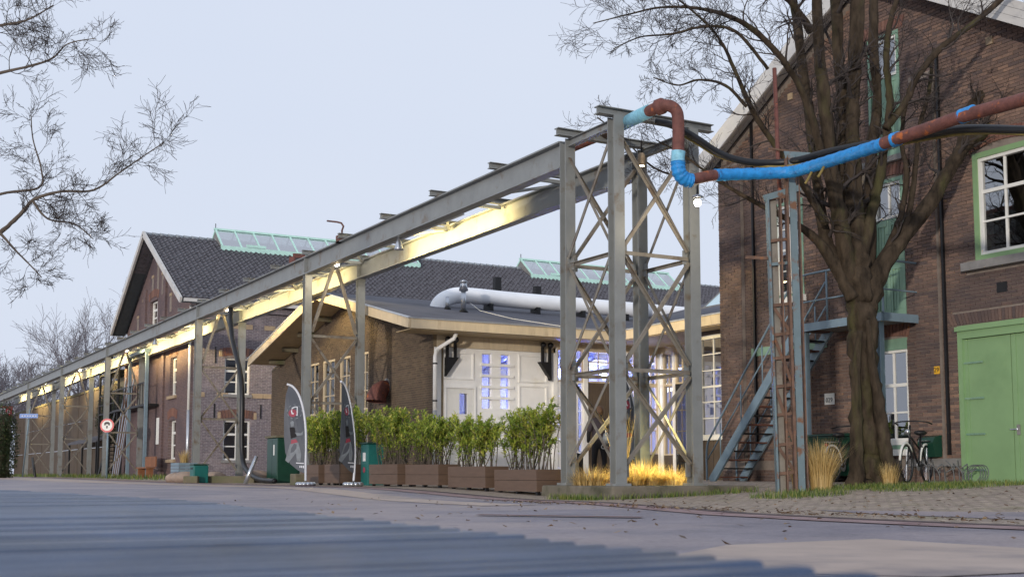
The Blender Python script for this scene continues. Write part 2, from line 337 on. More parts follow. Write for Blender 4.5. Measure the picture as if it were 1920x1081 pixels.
def ribbon(name, mat, line, dz, width=None):
    """strip between two polylines of (x,y)"""
    mb = MB(); L, R = line
    def samp(P, t):
        t *= len(P) - 1; i = min(int(t), len(P) - 2); f = t - i
        return P[i][0] + (P[i + 1][0] - P[i][0]) * f, P[i][1] + (P[i + 1][1] - P[i][1]) * f
    N = 60; K = 24
    for i in range(N + 1):
        l = samp(L, i / N); r = samp(R, i / N)
        for k in range(K + 1):
            x = l[0] + (r[0] - l[0]) * k / K; y = l[1] + (r[1] - l[1]) * k / K; mb.v.append((x, y, zg(x, y) + dz))
    for i in range(N):
        for k in range(K):
            a = i * (K + 1) + k; mb.f.append((a, a + 1, a + K + 2, a + K + 1)); mb.r.append(0.)
    return kind(mb.build(name, mat, smooth=True), 'structure')
kerb = [(8.6, 3.), (8.2, 7.), (8.2, 8.3), (8.35, 9.9), (9.2, 12.6), (9.75, 14.6), (9.9, 19), (9.7, 26), (9.6, 34), (9.6, 60), (9.6, 110)]
ribbon('pavement', m_pave, (kerb, [(24.5, y) for _, y in kerb]), .006)
ribbon('gutter', m_gutter, ([(x - .16, y) for x, y in kerb], [(x + .05, y) for x, y in kerb]), .011)
ribbon('dirt_strip', m_reddirt, ([(x - .62, y) for x, y in kerb], [(x - .16, y) for x, y in kerb]), .008)
ribbon('asphalt_strip', m_asph, ([(9.4, 3.), (9.2, 7.2), (9.3, 9.2)], [(12.2, 3.), (11.3, 8.2), (9.7, 10.4)]), .011)
ribbon('concrete_patch', m_conc_road, ([(2.2, 3.6), (3.3, 4.75), (4.55, 5.62)], [(5.3, 3.4), (5.8, 4.6), (5.8, 5.7)]), .005)
ribbon('concrete_joint', m_conc_road, ([(3.1, 8.5), (1.7, 12.5), (1.2, 20)], [(3.2, 8.5), (1.82, 12.5), (1.4, 20)]), .005)
ribbon('concrete_verge', m_conc_road, ([(7.4, 14), (7.7, 24), (7.0, 40), (4.5, 80)], [(8.2, 14), (8.5, 24), (8.5, 40), (8.0, 80)]), .005)
ribbon('rusty_track', m_rustiron, ([(5.6, 10.8), (6.6, 9.4)], [(5.75, 10.95), (6.75, 9.55)]), .012)
ribbon('steel_groove', m_gutter, ([(2.2, 5.2), (4.2, 2.9)], [(2.24, 5.22), (4.24, 2.93)]), .013)

def grass_patch(name, mat, pts, hmin, hmax, label, wid=.012, lean=.4, as_stuff=True):
    mb = MB()
    for x, y in pts:
        z = zg(x, y) - .01; h = random.uniform(hmin, hmax); a = random.uniform(0, 6.28); ln = random.uniform(.1, lean) * h
        dx, dy = math.cos(a) * ln, math.sin(a) * ln; b = random.uniform(0, 6.28); wx, wy = math.cos(b) * wid / 2, math.sin(b) * wid / 2
        r = random.random() * .98 + .01
        mb.poly([(x - wx, y - wy, z), (x + wx, y + wy, z), (x + dx * .4 + wx * .7, y + dy * .4 + wy * .7, z + h * .6), (x + dx * .4 - wx * .7, y + dy * .4 - wy * .7, z + h * .6)], r)
        mb.poly([(x + dx * .4 - wx * .7, y + dy * .4 - wy * .7, z + h * .6), (x + dx * .4 + wx * .7, y + dy * .4 + wy * .7, z + h * .6), (x + dx, y + dy, z + h)], r)
    o = mb.build(name, mat); tag(o, label, 'grass')
    return kind(o, 'stuff')
def scatter(n, cx, cy, rx, ry, pw=.7):
    o = []
    for _ in range(n):
        a = random.uniform(0, 6.28); r = random.random() ** pw; o.append((cx + math.cos(a) * r * rx, cy + math.sin(a) * r * ry))
    return o
def along(n, p, q, sp, end=.3):
    o = []
    for _ in range(n):
        t = random.random(); o.append((p[0] + (q[0] - p[0]) * t + random.gauss(0, sp), p[1] + (q[1] - p[1]) * t + random.gauss(0, sp)))
    return o
grass_patch('verge_grass', m_grass, scatter(2600, 15.3, 13.4, 1.5, .9) + scatter(1500, 14.6, 14.6, 1.0, .8), .03, .11, 'green grass growing around the foot of the big bare tree')
grass_patch('kerb_grass', m_grass, scatter(900, 12.7, 14.0, .8, .7) + along(700, (10.4, 16.2), (13.4, 15.8), .12) + along(500, (10.4, 16.1), (10.3, 17.0), .09), .04, .14, 'weedy grass along the concrete plinth and the rusty pipe support')
grass_patch('far_grass', m_grass, [(x, y) for y in [random.uniform(46, 95) for _ in range(2600)] for x in [random.uniform(10.6, 13.1)]], .06, .26, 'strip of grass beneath the far gantry legs', wid=.03)

lm = MB()
for _ in range(900):
    t_ = random.random()
    if t_ < .5: x, y = 8.3 + abs(random.gauss(0, .5)) + .02 * random.random(), random.uniform(5.5, 16)
    elif t_ < .85: x, y = random.uniform(9.8, 17.3), random.uniform(8, 16)
    else: x, y = random.uniform(1.5, 8), random.uniform(5, 18)
    z = zg(x, y) + .018; a = random.uniform(0, 6.28); l_ = random.uniform(.02, .045); c_, s_ = math.cos(a) * l_, math.sin(a) * l_
    lm.poly([(x - c_, y - s_, z), (x + s_ * .5, y - c_ * .5, z + random.uniform(0, .02)), (x + c_, y + s_, z + random.uniform(0, .03)), (x - s_ * .5, y + c_ * .5, z + .01)], random.random() * .98 + .01)
kind(tag(lm.build('leaf_litter', leafmat('brown_leaf', [(0, rgb(70, 52, 40)), (.6, rgb(110, 84, 58)), (1, rgb(150, 124, 90))], .1)), 'scattered brown leaf litter on paving and kerb', 'leaves'), 'stuff')
# ------------------------------------------------------------------ slatted platform in the foreground
st = thing('slatted_platform', (-1.2, 2.5, zg(0, 2)), 'low blue grey platform of wet ribbed slats lying on the road', 'platform')
smb = MB()
nseg = 6
sw = .042; sh = .08; sl_len = 4.2
prof = [(-sw / 2, 0), (-sw / 2, sh * .9), (-sw * .42, sh * .98), (-sw * .2, sh), (sw * .2, sh), (sw * .42, sh * .98), (sw / 2, sh * .9), (sw / 2, 0)]
for i in range(len(prof) - 1):
    (y0, z0), (y1, z1) = prof[i], prof[i + 1]
    smb.poly([(-sl_len, y0, z0), (-sl_len, y1, z1), (0, y1, z1), (0, y0, z0)])
smb.poly([(0, y, z) for y, z in prof]); smb.poly([(-sl_len, y, z) for y, z in prof][::-1]); smb.poly([(-sl_len, prof[0][0], 0), (0, prof[0][0], 0), (0, prof[-1][0], 0), (-sl_len, prof[-1][0], 0)])
sme = None
for i in range(86):
    y = .55 + i * .09
    if sme is None:
        so_ = smb.build('slat', m_slat); sme = so_.data; bpy.data.objects.remove(so_)
    o = place('slat', sme, (.84 + .075 * min(y, 4.5) - .05 * max(0, y - 4.5) + random.uniform(-.005, .005), y, .174 + random.uniform(-.0014, .0014)), st)
for x in (-2.9, -1.2, .6):
    box_part('bearer', m_slat, st, x, x + .1, .5, 7.9, zg(0, 2) + .06, .172)
for x in (-2.87, .63):
    for y in (.7, 2.6, 4.9, 7.2): box_part('foot', m_slat, st, x, x + .06, y, y + .1, zg(0, 2) - .02, zg(0, 2) + .06)

# ------------------------------------------------------------------ wall helpers
def columns(s0, s1, z0, top, ops):
    """split a wall with openings into vertical pieces: yields (sa, sb, za_lo, zb_lo, za_hi, zb_hi)"""
    cuts = sorted(set([s0, s1] + [c for o in ops for c in o[:2] if s0 < c < s1] + [c for c, _ in top if s0 < c < s1]))
    def T(s):
        for (a, za), (b, zb) in zip(top[:-1], top[1:]):
            if a - 1e-6 <= s <= b + 1e-6: return za + (zb - za) * (s - a) / (b - a)
        return top[0][1] if s < top[0][0] else top[-1][1]
    for a, b in zip(cuts[:-1], cuts[1:]):
        m = (a + b) / 2; lo = z0
        for o in sorted([o for o in ops if o[0] < m < o[1]], key=lambda o: o[2]):
            if o[2] > lo + 1e-4: yield (a, b, lo, lo, o[2], o[2])
            lo = o[3]
        yield (a, b, lo, lo, T(a), T(b))
def wall(name, mat, parent, ax, plane, thick, s0, s1, z0, top, ops=()):
    mb = MB()
    for a, b, la, lb, ha, hb in columns(s0, s1, z0, top, list(ops)):
        if ax == 'x': mb.hexa([(plane, a, la), (plane + thick, a, la), (plane + thick, b, lb), (plane, b, lb), (plane, a, ha), (plane + thick, a, ha), (plane + thick, b, hb), (plane, b, hb)])
        else: mb.hexa([(a, plane, la), (b, plane, lb), (b, plane + thick, lb), (a, plane + thick, la), (a, plane, ha), (b, plane, hb), (b, plane + thick, hb), (a, plane + thick, ha)])
    return mb.build(name, mat, parent)
def brickwork(parent, mat, ax, plane, s0, s1, z0, top, ops, proud=.014, BL=.222, BH=.0645, g=.011, nsingle=300, near=None):
    """real bricks on a wall face (towards -ax); the nearest full ones as single objects"""
    def T(s):
        for (a, za), (b, zb) in zip(top[:-1], top[1:]):
            if a - 1e-6 <= s <= b + 1e-6: return za + (zb - za) * (s - a) / (b - a)
        return -1
    items = []
    rows = int((max(z for _, z in top) - z0) / BH)
    for r in range(rows):
        zl = z0 + r * BH; s = s0 - (BL / 2 if r % 2 else 0)
        while s < s1:
            a, b = max(s, s0), min(s + BL, s1); s += BL
            segs = [(a, b)]
            for o in ops:
                if o[2] < zl + BH - .005 and o[3] > zl + .005:
                    ns = []
                    for p, q in segs:
                        if o[1] <= p or o[0] >= q: ns.append((p, q))
                        else:
                            if o[0] > p: ns.append((p, o[0]))
                            if o[1] < q: ns.append((o[1], q))
                    segs = ns
            for p, q in segs:
                if q - p < .035 or min(T(p), T(q)) < zl + BH: continue
                items.append((p + g / 2, q - g / 2, zl + g / 2, zl + BH - g / 2))
    full = [it for it in items if it[1] - it[0] > BL - g - .002]
    if near: full.sort(key=near)
    single = set(full[:nsingle])
    mb = MB()
    def emit(m, p, q, l, h, d, r, ox=0.):
        x0, x1 = plane - d, plane + .004
        if ax == 'x':
            P = [(x0, p, l), (x0, q, l), (x0, q, h), (x0, p, h)]; Q = [(x1, p, l), (x1, q, l), (x1, q, h), (x1, p, h)]
        else:
            P = [(p, x0, l), (q, x0, l), (q, x0, h), (p, x0, h)]; Q = [(p, x1, l), (q, x1, l), (q, x1, h), (p, x1, h)]
        m.poly(P[::-1] if ax == 'x' else P, r)
        for i in range(4): j = (i + 1) % 4; m.poly([P[i], Q[i], Q[j], P[j]] if ax == 'x' else [P[j], Q[j], Q[i], P[i]], r)
    for it in items:
        if it in single: continue
        emit(mb, *it, proud + random.uniform(-.004, .005), random.random() * .98 + .01)
    kind(mb.build('brickwork', mat, parent), 'stuff')
    m1 = MB(); sv = plane; emit(m1, -(BL - g) / 2, (BL - g) / 2, -(BH - g) / 2, (BH - g) / 2, proud, 0.)
    for i, (x, y, z) in enumerate(m1.v): m1.v[i] = (x - plane, y, z) if ax == 'x' else (x, y - plane, z)
    t = m1.build('brick', mat); me = t.data; bpy.data.objects.remove(t)
    for p, q, l, h in single:
        c = ((plane + random.uniform(-.004, .004)), (p + q) / 2, (l + h) / 2) if ax == 'x' else ((p + q) / 2, plane + random.uniform(-.004, .004), (l + h) / 2)
        place('brick', me, c, parent)
def soldier(parent, mat, ax, plane, s0, s1, z0, h, n, rise=.06, proud=.03, name='arch_brick'):
    """flat segmental arch of upright bricks"""
    for i in range(n):
        a = s0 + (s1 - s0) * i / n + .006; b = s0 + (s1 - s0) * (i + 1) / n - .006; t = (i + .5) / n * 2 - 1
        dz = rise * (1 - t * t); fl = t * .09
        P = [(a, z0 + dz), (b, z0 + dz), (b + fl + .004, z0 + h + dz), (a + fl - .004, z0 + h + dz)]
        mb = MB()
        if ax == 'x': mb.prism([(plane - proud, s, z) for s, z in P], (proud + .05, 0, 0), random.random())
        else: mb.prism([(s, plane - proud, z) for s, z in P], (0, proud + .05, 0), random.random())
        mb.build(name, mat, parent)
def window(parent, ax, plane, s0, s1, z0, z1, vb, hb, frame, fm, gm, depth=.08, barw=.035, name='window', railz=None, back=None):
    """window set in an opening: frame (part) > bars and panes"""
    def bx(mb, a, b, l, h, d0, d1):
        if ax == 'x': mb.box(plane + d0, plane + d1, a, b, l, h)
        else: mb.box(a, b, plane + d0, plane + d1, l, h)
    mb = MB()
    bx(mb, s0, s0 + frame, z0, z1, depth - .05, depth + .05); bx(mb, s1 - frame, s1, z0, z1, depth - .05, depth + .05)
    bx(mb, s0 + frame, s1 - frame, z0, z0 + frame, depth - .05, depth + .05); bx(mb, s0 + frame, s1 - frame, z1 - frame, z1, depth - .05, depth + .05)
    fr = mb.build(name, fm, parent)
    ia, ib, il, ih = s0 + frame, s1 - frame, z0 + frame, z1 - frame
    V = [ia + (ib - ia) * t for t in vb]; H = [il + (ih - il) * t for t in hb]
    for v in V: m = MB(); bx(m, v - barw / 2, v + barw / 2, il, ih, depth - .025, depth + .025); m.build('glazing_bar', fm, fr)
    for i, hh in enumerate(H):
        bw = barw * (1.8 if railz is not None and i == railz else 1)
        m = MB(); bx(m, ia, ib, hh - bw / 2, hh + bw / 2, depth - .03, depth + .03); m.build('glazing_bar', fm, fr)
    Vs = [ia] + V + [ib]; Hs = [il] + H + [ih]
    for a, b in zip(Vs[:-1], Vs[1:]):
        for l, h in zip(Hs[:-1], Hs[1:]):
            m = MB(); tl = random.uniform(-.003, .003)
            if ax == 'x': m.poly([(plane + depth + tl, a, l), (plane + depth - tl, b, l), (plane + depth - tl, b, h), (plane + depth + tl, a, h)][::-1])
            else: m.poly([(a, plane + depth + tl, l), (b, plane + depth - tl, l), (b, plane + depth - tl, h), (a, plane + depth + tl, h)])
            m.build('pane', gm, fr)
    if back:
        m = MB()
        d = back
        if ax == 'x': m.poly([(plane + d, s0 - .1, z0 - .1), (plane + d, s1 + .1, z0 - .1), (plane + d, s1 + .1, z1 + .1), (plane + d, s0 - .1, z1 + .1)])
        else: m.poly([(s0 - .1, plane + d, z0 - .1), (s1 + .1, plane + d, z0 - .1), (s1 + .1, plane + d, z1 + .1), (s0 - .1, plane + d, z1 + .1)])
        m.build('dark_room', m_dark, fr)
    return fr

# ------------------------------------------------------------------ steel gantry
GX0, GX1 = 11.25, 12.80
GZ0, GZ1 = 5.75, 6.24
TY0, TY1 = 16.62, 18.15
PZ = .18
ga = thing('steel_gantry', (12.0, 17.4, PZ), 'long grey steel crane gantry on a braced square tower and trestle legs', 'gantry')
def post(x, y, z0, z1, w=.2, mat=m_steel):
    mb = MB(); mb.ibeam((x, y, z0 + .02), (x, y, z1), w, w, .016, .012, up=(0, 1, 0)); mb.box(x - w * .75, x + w * .75, y - w * .75, y + w * .75, z0 - .02, z0 + .02)
    return mb.build('post', mat, ga)
for x in (GX0, GX1):
    post(x, TY0, PZ, 6.27); post(x, TY1, PZ, 6.24)
lv = [.42, 2.08, 4.02, 5.98]
def brace(p, q, w=.054, mat=None):
    mat = mat or m_brace
    mb = MB(); d = Vector(q) - Vector(p)
    mb.bar(p, q, w, .01); mb.bar(p, q, .01, w, ov=-w / 2, ou=w / 2 - .005); mb.build('brace', mat, ga)
e = .11
for i in range(3):
    a, b = lv[i] + .1, lv[i + 1] - .08
    for x, sg in ((GX0, -1), (GX1, 1)):
        xo = x + sg * .02
        brace((xo, TY0 + e, a), (xo, TY1 - e, b)); brace((xo + sg * .03, TY1 - e, a), (xo + sg * .03, TY0 + e, b))
    for y, sg in ((TY0, -1), (TY1, 1)):
        yo = y + sg * .02
        brace((GX0 + e, yo, a), (GX1 - e, yo, b)); brace((GX1 - e, yo + sg * .03, a), (GX0 + e, yo + sg * .03, b))
    if i:
        z = lv[i]
        for x in (GX0, GX1): brace((x, TY0 + .1, z), (x, TY1 - .1, z), .06)
        for y in (TY0, TY1): brace((GX0 + .1, y, z), (GX1 - .1, y, z), .06)
    for x in (GX0, GX1):
        for y in (TY0, TY1):
            sx = 1 if x == GX0 else -1; sy = 1 if y == TY0 else -1
            mb = MB(); mb.box(x + sx * .1, x + sx * .2, y - .008, y + .008, lv[i] - .12, lv[i] + .12); mb.build('gusset', m_steel, ga)
            mb = MB(); mb.box(x - .008, x + .008, y + sy * .1, y + sy * .2, lv[i] - .12, lv[i] + .12); mb.build('gusset', m_steel, ga)
def girder(x, y0, y1):
    mb = MB(); c = (GZ0 + GZ1) / 2
    mb.ibeam((x, y0, c), (x, y1, c), GZ1 - GZ0, .24, .03, .02)
    g = mb.build('girder', m_steel, ga)
    for y in TR:
        for s_ in (-1, 1): box_part('stiffener', m_steel, g, x + s_ * .012, x + s_ * .11, y - .012, y + .012, GZ0 + .03, GZ1 - .03)
TR = [31.6, 42.75, 58.7, 71.2, 84.1]
girder(GX0, TY1 + .1, 118); girder(GX1, TY1 + .1, 103)
for x in (GX0, GX1): mb = MB(); mb.ibeam((x, TY0 + .1, 6.17), (x, TY1 - .1, 6.17), .14, .12, .012, .01); mb.build('top_rail', m_steel, ga)
def cross(y, z, x0=10.88, x1=13.16, h=.13, w=.14):
    mb = MB(); mb.ibeam((x0, y, z), (x1, y, z), h, w, .014, .012); mb.build('crossbeam', m_steel, ga)
cross(TY0 - .02, 6.335, 10.86, 13.24, .13, .16); cross(TY1 - .2, 6.307, 10.9, 13.1)
y = 20.6; k = 0
while y < 112:
    cross(y, GZ1 + .065, 10.98, 13.06, .12, .12)
    if y < 60:
        mb = MB(); s_ = 1 if k % 2 else -1
        mb.bar((12.02 - s_ * .68, y + .1, 6.14), (12.02 + s_ * .68, y + 2.55, 6.14), .06, .05); mb.build('lateral_brace', m_steel, ga)
        mb = MB(); mb.bar((GX0 + .1, y, GZ1 - .08), (GX1 - .1, y, GZ1 - .08), .07, .07); mb.build('lateral_brace', m_steel, ga)
    y += 2.68; k += 1
for y in TR:
    for x in (GX0, GX1):
        z0 = zg(x, y); post(x, y, z0 + .05, GZ0, .2 if y < 40 else .22)
        box_part('footing', m_conc, ga, x - .24, x + .24, y - .24, y + .24, z0 - .1, z0 + .035)
    cx = (GX0 + GX1) / 2
    for x in (GX0, GX1):
        s_ = 1 if x == GX0 else -1; brace((x + s_ * .1, y - .03, 4.2), (cx - s_ * .1, y - .03, GZ1 - .25), .075)
    for za, zb in ((4.08, 2.3), (2.3, .5)):
        brace((GX0 + .1, y - .03, za), (GX1 - .1, y - .03, zb), .06); brace((GX0 + .1, y + .03, zb), (GX1 - .1, y + .03, za), .06)
    for z in (4.12, 2.3): brace((GX0 + .1, y, z), (GX1 - .1, y, z), .07)
# tower plinth
pl = MB(); x0, x1, y0, y1, zt, zb = 10.86, 13.75, 16.2, 18.42, .16, -.16
ring = [(x0, y0), (x1, y0), (x1, y1), (x0, y1)]
pl.hexa([(x0 - .03, y0 - .03, zb), (x1 + .03, y0 - .03, zb), (x1 + .03, y1, zb), (x0 - .03, y1, zb), (x0, y0, zt), (x1, y0, zt), (x1, y1, zt), (x0, y1, zt)])
tag(pl.build('concrete_plinth', m_conc, bevel=.03), 'mossy concrete plinth under the gantry tower', 'plinth')

# ------------------------------------------------------------------ lamps and added light strips on the gantry
def pendant(u, v, a, label, power, d=None, col_=(1, .80, .50)):
    p = onx(u, v, a) if d is None else ond(u, v, d)
    t = thing('pendant_lamp', p + Vector((0, 0, .28)), label, 'lamp', 'bare bulbs hung along the gantry')
    MB().ball(p, .085 if d is None else .06, 1.05, 12).build('bulb', bulb_m, t, True)
    MB().lathe([(.03, .05), (.035, .12), (.02, .15), (.012, .28)], p, 10).build('socket', m_black, t, True)
    MB().lathe([(.10, .09), (.07, .12), (.03, .14)], p, 12).build('lamp_shade', m_galv, t, True)
    L = bpy.data.lights.new('bulb_light', 'POINT'); L.energy = power; L.color = col_; L.shadow_soft_size = .07
    lo = bpy.data.objects.new('bulb_light', L); col.objects.link(lo); lo.location = p + Vector((0, 0, -.16))
for u, v, lab in ((631, 493, 'lit bulb hung in the gantry trestle in front of the brown brick gable'), (425, 578, 'lit bulb in the gantry beside the hanging black hose'), (237, 655, 'lit bulb in the gantry above the round prohibition sign'), (150, 692, 'lit bulb in the gantry between the prohibition sign and the blue street sign'), (84, 717, 'lit bulb in the gantry above the blue street sign')):
    pendant(u, v, 11.62, lab, 45)
pendant(1308, 380, 0, 'lit bulb hung from the pipe beside the gantry tower', 22, 19.6)
def added_strip(y, label, power, x=11.62, z=5.9, bell=False):  # strips added to make the rear girder glow; bell shades are existing fixtures
    t = thing('added_light_strip', (x, y, z + .2), label, 'added_light_strip', 'added light strips washing the rear girder')
    HL = 2.6
    MB().prism([(x - .06, y - HL, z - .05), (x + .05, y - HL, z - .05), (x + .05, y - HL, z - .03), (x - .03, y - HL, z), (x + .05, y - HL, z + .03), (x + .05, y - HL, z + .05), (x - .06, y - HL, z + .05)], (0, 2 * HL, 0)).build('housing', m_galv, t)
    MB().tube([(x + .0, y - HL + .05, z), (x + .0, y + HL - .05, z)], .012, 8).build('tube', strip_lens_m, t, True)
    for o in (-1.8, 1.8): MB().bar((x - .05, y + o, z), (GX0 + .005, y + o, z), .03, .03).build('bracket', m_black, t)
    if bell: MB().lathe([(.02, .18), (.04, .14), (.06, .0), (.11, -.16), (.11, -.18)], (11.3, y, 5.66), 14).build('lamp_shade', m_galv, t, True)
    L = bpy.data.lights.new('added_strip_light', 'AREA'); L.shape = 'RECTANGLE'; L.size = .06; L.size_y = 2 * HL - .1; L.energy = power * 1.25; L.color = (1, .76, .32); L.spread = math.radians(95)
    lo = bpy.data.objects.new('added_strip_light', L); col.objects.link(lo); lo.location = (x + .06, y, z)
    lo.rotation_euler = Matrix(((0, 0, -1), (0, 1, 0), (1, 0, 0))).to_euler()
for y, lab, pw in ((25.6, 'added light strip with a bell shade under the gantry above the low felt roof', 62), (35.0, 'added light strip in the gantry above the apex of the brown gable', 40), (40.2, 'added light strip in the gantry next to the hanging black hose', 30), (49.5, 'added light strip in the gantry in front of the far brick gable', 70), (55.0, 'added light strip in the gantry by the far gable rain pipe', 55), (63.0, 'strip floodlight in the gantry just beyond the round prohibition sign', 62), (70.0, 'added light strip in the gantry over the lean-to roof', 60), (77.0, 'added light strip in the gantry near the leaning blue street sign', 66), (88.0, 'added light strip in the gantry beyond the blue street sign', 66), (97.0, 'added light strip at the far end of the rear girder', 72)):
    added_strip(y, lab, pw * 2.3, bell=y in (25.6, 49.5))
t = thing('tower_spotlight', (12.2, 17.3, 6.1), 'small spotlight under the tower top shining down on the grass', 'spotlight')
c = Vector((12.25, 17.3, 5.86))
MB().lathe([(.05, .08), (.07, 0), (.075, -.12), (.06, -.14)], c, 12).build('housing', m_stone, t, True)
MB().bar(c, c + Vector((0, 0, .3)), .02, .02).build('bracket', m_black, t)
MB().lathe([(.05, -.142), (.05, -.146)], c, 12).build('lens', strip_lens_m, t)
L = bpy.data.lights.new('tower_spot', 'SPOT'); L.energy = 8500; L.color = (1, .90, .40); L.spot_size = math.radians(22); L.spot_blend = .6; L.shadow_soft_size = .05
lo = bpy.data.objects.new('tower_spot', L); col.objects.link(lo); lo.location = c + Vector((0, 0, -.18)); lo.rotation_euler = (math.radians(2), 0, 0)
# swan neck on the gantry
sn = thing('swan_neck_pipe', onx(641, 452, 11.25), 'bent swan neck pipe standing on top of the gantry girder', 'pipe')
p = onx(641, 450, 11.25); MB().tube([(p.x, p.y, GZ1 - .02), (p.x, p.y, p.z + .25), onx(644, 424, 11.25), onx(640, 418, 11.25), onx(632, 416, 11.25), onx(614, 414, 11.25)], .025, 8).build('pipe', m_rustiron, sn, True)
MB().box(p.x - .12, p.x + .12, p.y - .12, p.y + .12, GZ1 - .03, GZ1 + .16).build('clamp', m_rustiron, sn)

# ------------------------------------------------------------------ district pipe, hoses, pipe support
pp = thing('overhead_pipe', ond(1272, 330, 18.9), 'rusty red overhead pipe wrapped in torn blue tape, rising from the tower', 'pipe')
def smooth(pts, it=2):
    pts = [Vector(p) for p in pts]
    for _ in range(it):
        o = [pts[0]]
        for a, b in zip(pts[:-1], pts[1:]): o += [a * .75 + b * .25, a * .25 + b * .75]
        pts = o + [pts[-1]]
    return pts
def pipe(name, pts, r, mat, n=16, rag=0., parent=pp, it=2):
    P = smooth([ond(*q) for q in pts], it)
    rs = [r * (1 + random.uniform(-rag, rag)) for _ in P]
    return MB().tube(P, rs, n).build(name, mat, parent, True)
MB().tube([(12.0, 60, 6.47), (12.0, 30, 6.47), (12.0, 22, 6.47), (12.0, 19, 6.47), (12.02, 18.2, 6.47)], .1, 14).build('pipe_run', m_piperust, pp, True)
a = Vector((12.02, 18.25, 6.47)); b = ond(1216, 209, 18.9)
MB().tube([a, a.lerp(b, .5)], .102, 14).build('pipe_run', m_rust, pp, True)
MB().tube([a.lerp(b, .45), a.lerp(b, .75), b], [.108, .112, .107], 14).build('tape_wrap', m_tape_pale, pp, True)
PR = .088
pipe('elbow', [(1214, 210, 18.95), (1234, 201, 18.8), (1252, 196, 18.7), (1270, 206, 18.7), (1272, 232, 18.7), (1272, 268, 18.7), (1272, 288, 18.7)], .094, m_piperust, it=3)
MB().lathe([(.09, -.07), (.128, -.05), (.128, .05), (.09, .07)], ond(1238, 200, 18.8), 16, ond(1250, 196, 18.7) - ond(1225, 205, 18.9)).build('flange', m_piperust, pp, True)
pipe('tape_wrap', [(1272, 284, 18.7), (1271, 296, 18.7), (1271, 304, 18.7)], .108, m_tape_pale, rag=.03)
ew = smooth([ond(*q) for q in [(1271, 303, 18.7), (1272, 322, 18.7), (1282, 336, 18.75), (1296, 339, 18.8)]], 3)
MB().tube(ew, [.112 + .008 * math.sin(i * 1.7) for i in range(len(ew))], 16).build('tape_wrap', m_tape, pp, True)
pipe('pipe_run', [(1292, 338, 18.8), (1310, 334, 18.9), (1326, 330, 19), (1342, 328, 19.1)], PR, m_piperust)
ew = smooth([ond(*q) for q in [(1340, 328, 19.1), (1400, 326, 19.35), (1465, 324, 19.4), (1488, 322, 19.3), (1505, 317, 19.1), (1530, 310, 18.85), (1590, 291, 18.15), (1656, 270, 17.4)]], 3)
MB().tube(ew, [.095 + .005 * math.sin(i * 2.3) for i in range(len(ew))], 16).build('tape_wrap', m_tape, pp, True)
pipe('pipe_run', [(1652, 270, 17.45), (1668, 265, 17.3), (1740, 241, 16.6), (1806, 217, 16.0), (1930, 184, 15), (2010, 160, 14.2)], PR, m_piperust, it=1)
pipe('tape_wrap', [(1672, 264, 17.25), (1680, 261, 17.2), (1686, 259, 17.15)], .1, m_tape, rag=.05)
pipe('tape_wrap', [(1802, 219, 16.05), (1815, 214, 15.95), (1827, 210, 15.85)], .1, m_tape, rag=.04)
for q in ((1522, 334, 18.9, .5), (1546, 322, 18.6, .9)):
    pipe('torn_tape', [(q[0], q[1] - 12, q[2]), (q[0] - 6, q[1], q[2]), (q[0] - 12, q[1] + 10, q[2])], .02, m_hose_tan, 5)
h1 = thing('rubber_hose', ond(1450, 312, 19.7), 'thick black rubber hose sagging beside the blue taped pipe', 'hose')
pipe('hose', [(1228, 228, 19.2), (1262, 234, 19.2), (1305, 258, 19.3), (1350, 290, 19.5), (1400, 305, 19.6), (1460, 306, 19.7), (1500, 300, 19.5), (1560, 282, 18.9), (1640, 268, 18.0), (1720, 256, 17.2), (1780, 243, 16.6), (1830, 240, 16.2), (1930, 244, 15.4), (2010, 246, 15)], .056, m_hose, 12, parent=h1, it=3)
h2 = thing('electric_cable', ond(1450, 318, 19.6), 'thin tan mossy cable slung beneath the black hose', 'cable')
pipe('cable', [(1262, 244, 19.3), (1305, 268, 19.4), (1350, 298, 19.6), (1440, 315, 19.7), (1510, 308, 19.4), (1600, 288, 18.6), (1700, 268, 17.5), (1790, 252, 16.6), (1850, 248, 16.1), (1930, 252, 15.4), (2010, 254, 15)], .022, m_hose_tan, 8, parent=h2, it=3)
# hose hanging off the gantry
h3 = thing('hanging_hose', ond(462, 880, 36), 'thick black hose hanging from the gantry down to the ground beside the boulders', 'hose')
hp = smooth([onx(433, 566, 11.35), onx(432, 600, 11.3), onx(436, 640, 11.2), onx(450, 690, 11.15), onx(455, 740, 11.1), onx(453, 820, 11.1), onx(455, 868, 11.1), onx(464, 884, 11.0), (10.9, onx(485, 890, 10.9).y, zg(10.9, 36) + .09), (10.9, onx(515, 890, 10.9).y, zg(10.9, 36) + .07)], 3)
MB().tube(hp, .075, 12).build('hose', m_hose, h3, True)

ps = thing('pipe_support', ond(1478, 928, 19.4), 'tall flaking teal and rust lattice post carrying the overhead pipe', 'pipe support')
ps_d = 19.6
def psp(u, v, d=ps_d): return ond(u, v, d)
bl = ond(1461, 925, ps_d); gz = zg(bl.x, bl.y) - .03
def pcol(name, mat, u0, v0, u1, v1, w, dd, off=0):
    mb = MB(); p = psp(u0, v0, ps_d + off); q = psp(u1, v1, ps_d + off); p.z = gz if v0 > 900 else p.z
    mb.bar(p, q, w, dd, up=_fw); return mb.build(name, mat, ps)
def chan(u0, v0, u1, v1, w, m1, m2, flip=1):
    pcol('column_flange', m1, u0, v0, u1, v1, .03, .16); p = psp(u0 + flip * 11, v0); q = psp(u1 + flip * 11, v1)
    pcol('column_web', m2, u0 + flip * 9, v0, u1 + flip * 9, v1, .13, .02, .06)
chan(1458, 925, 1438, 372, .1, m_teal, m_brace)
pcol('column_flange', m_rust, 1476, 925, 1462, 372, .025, .14, .02)
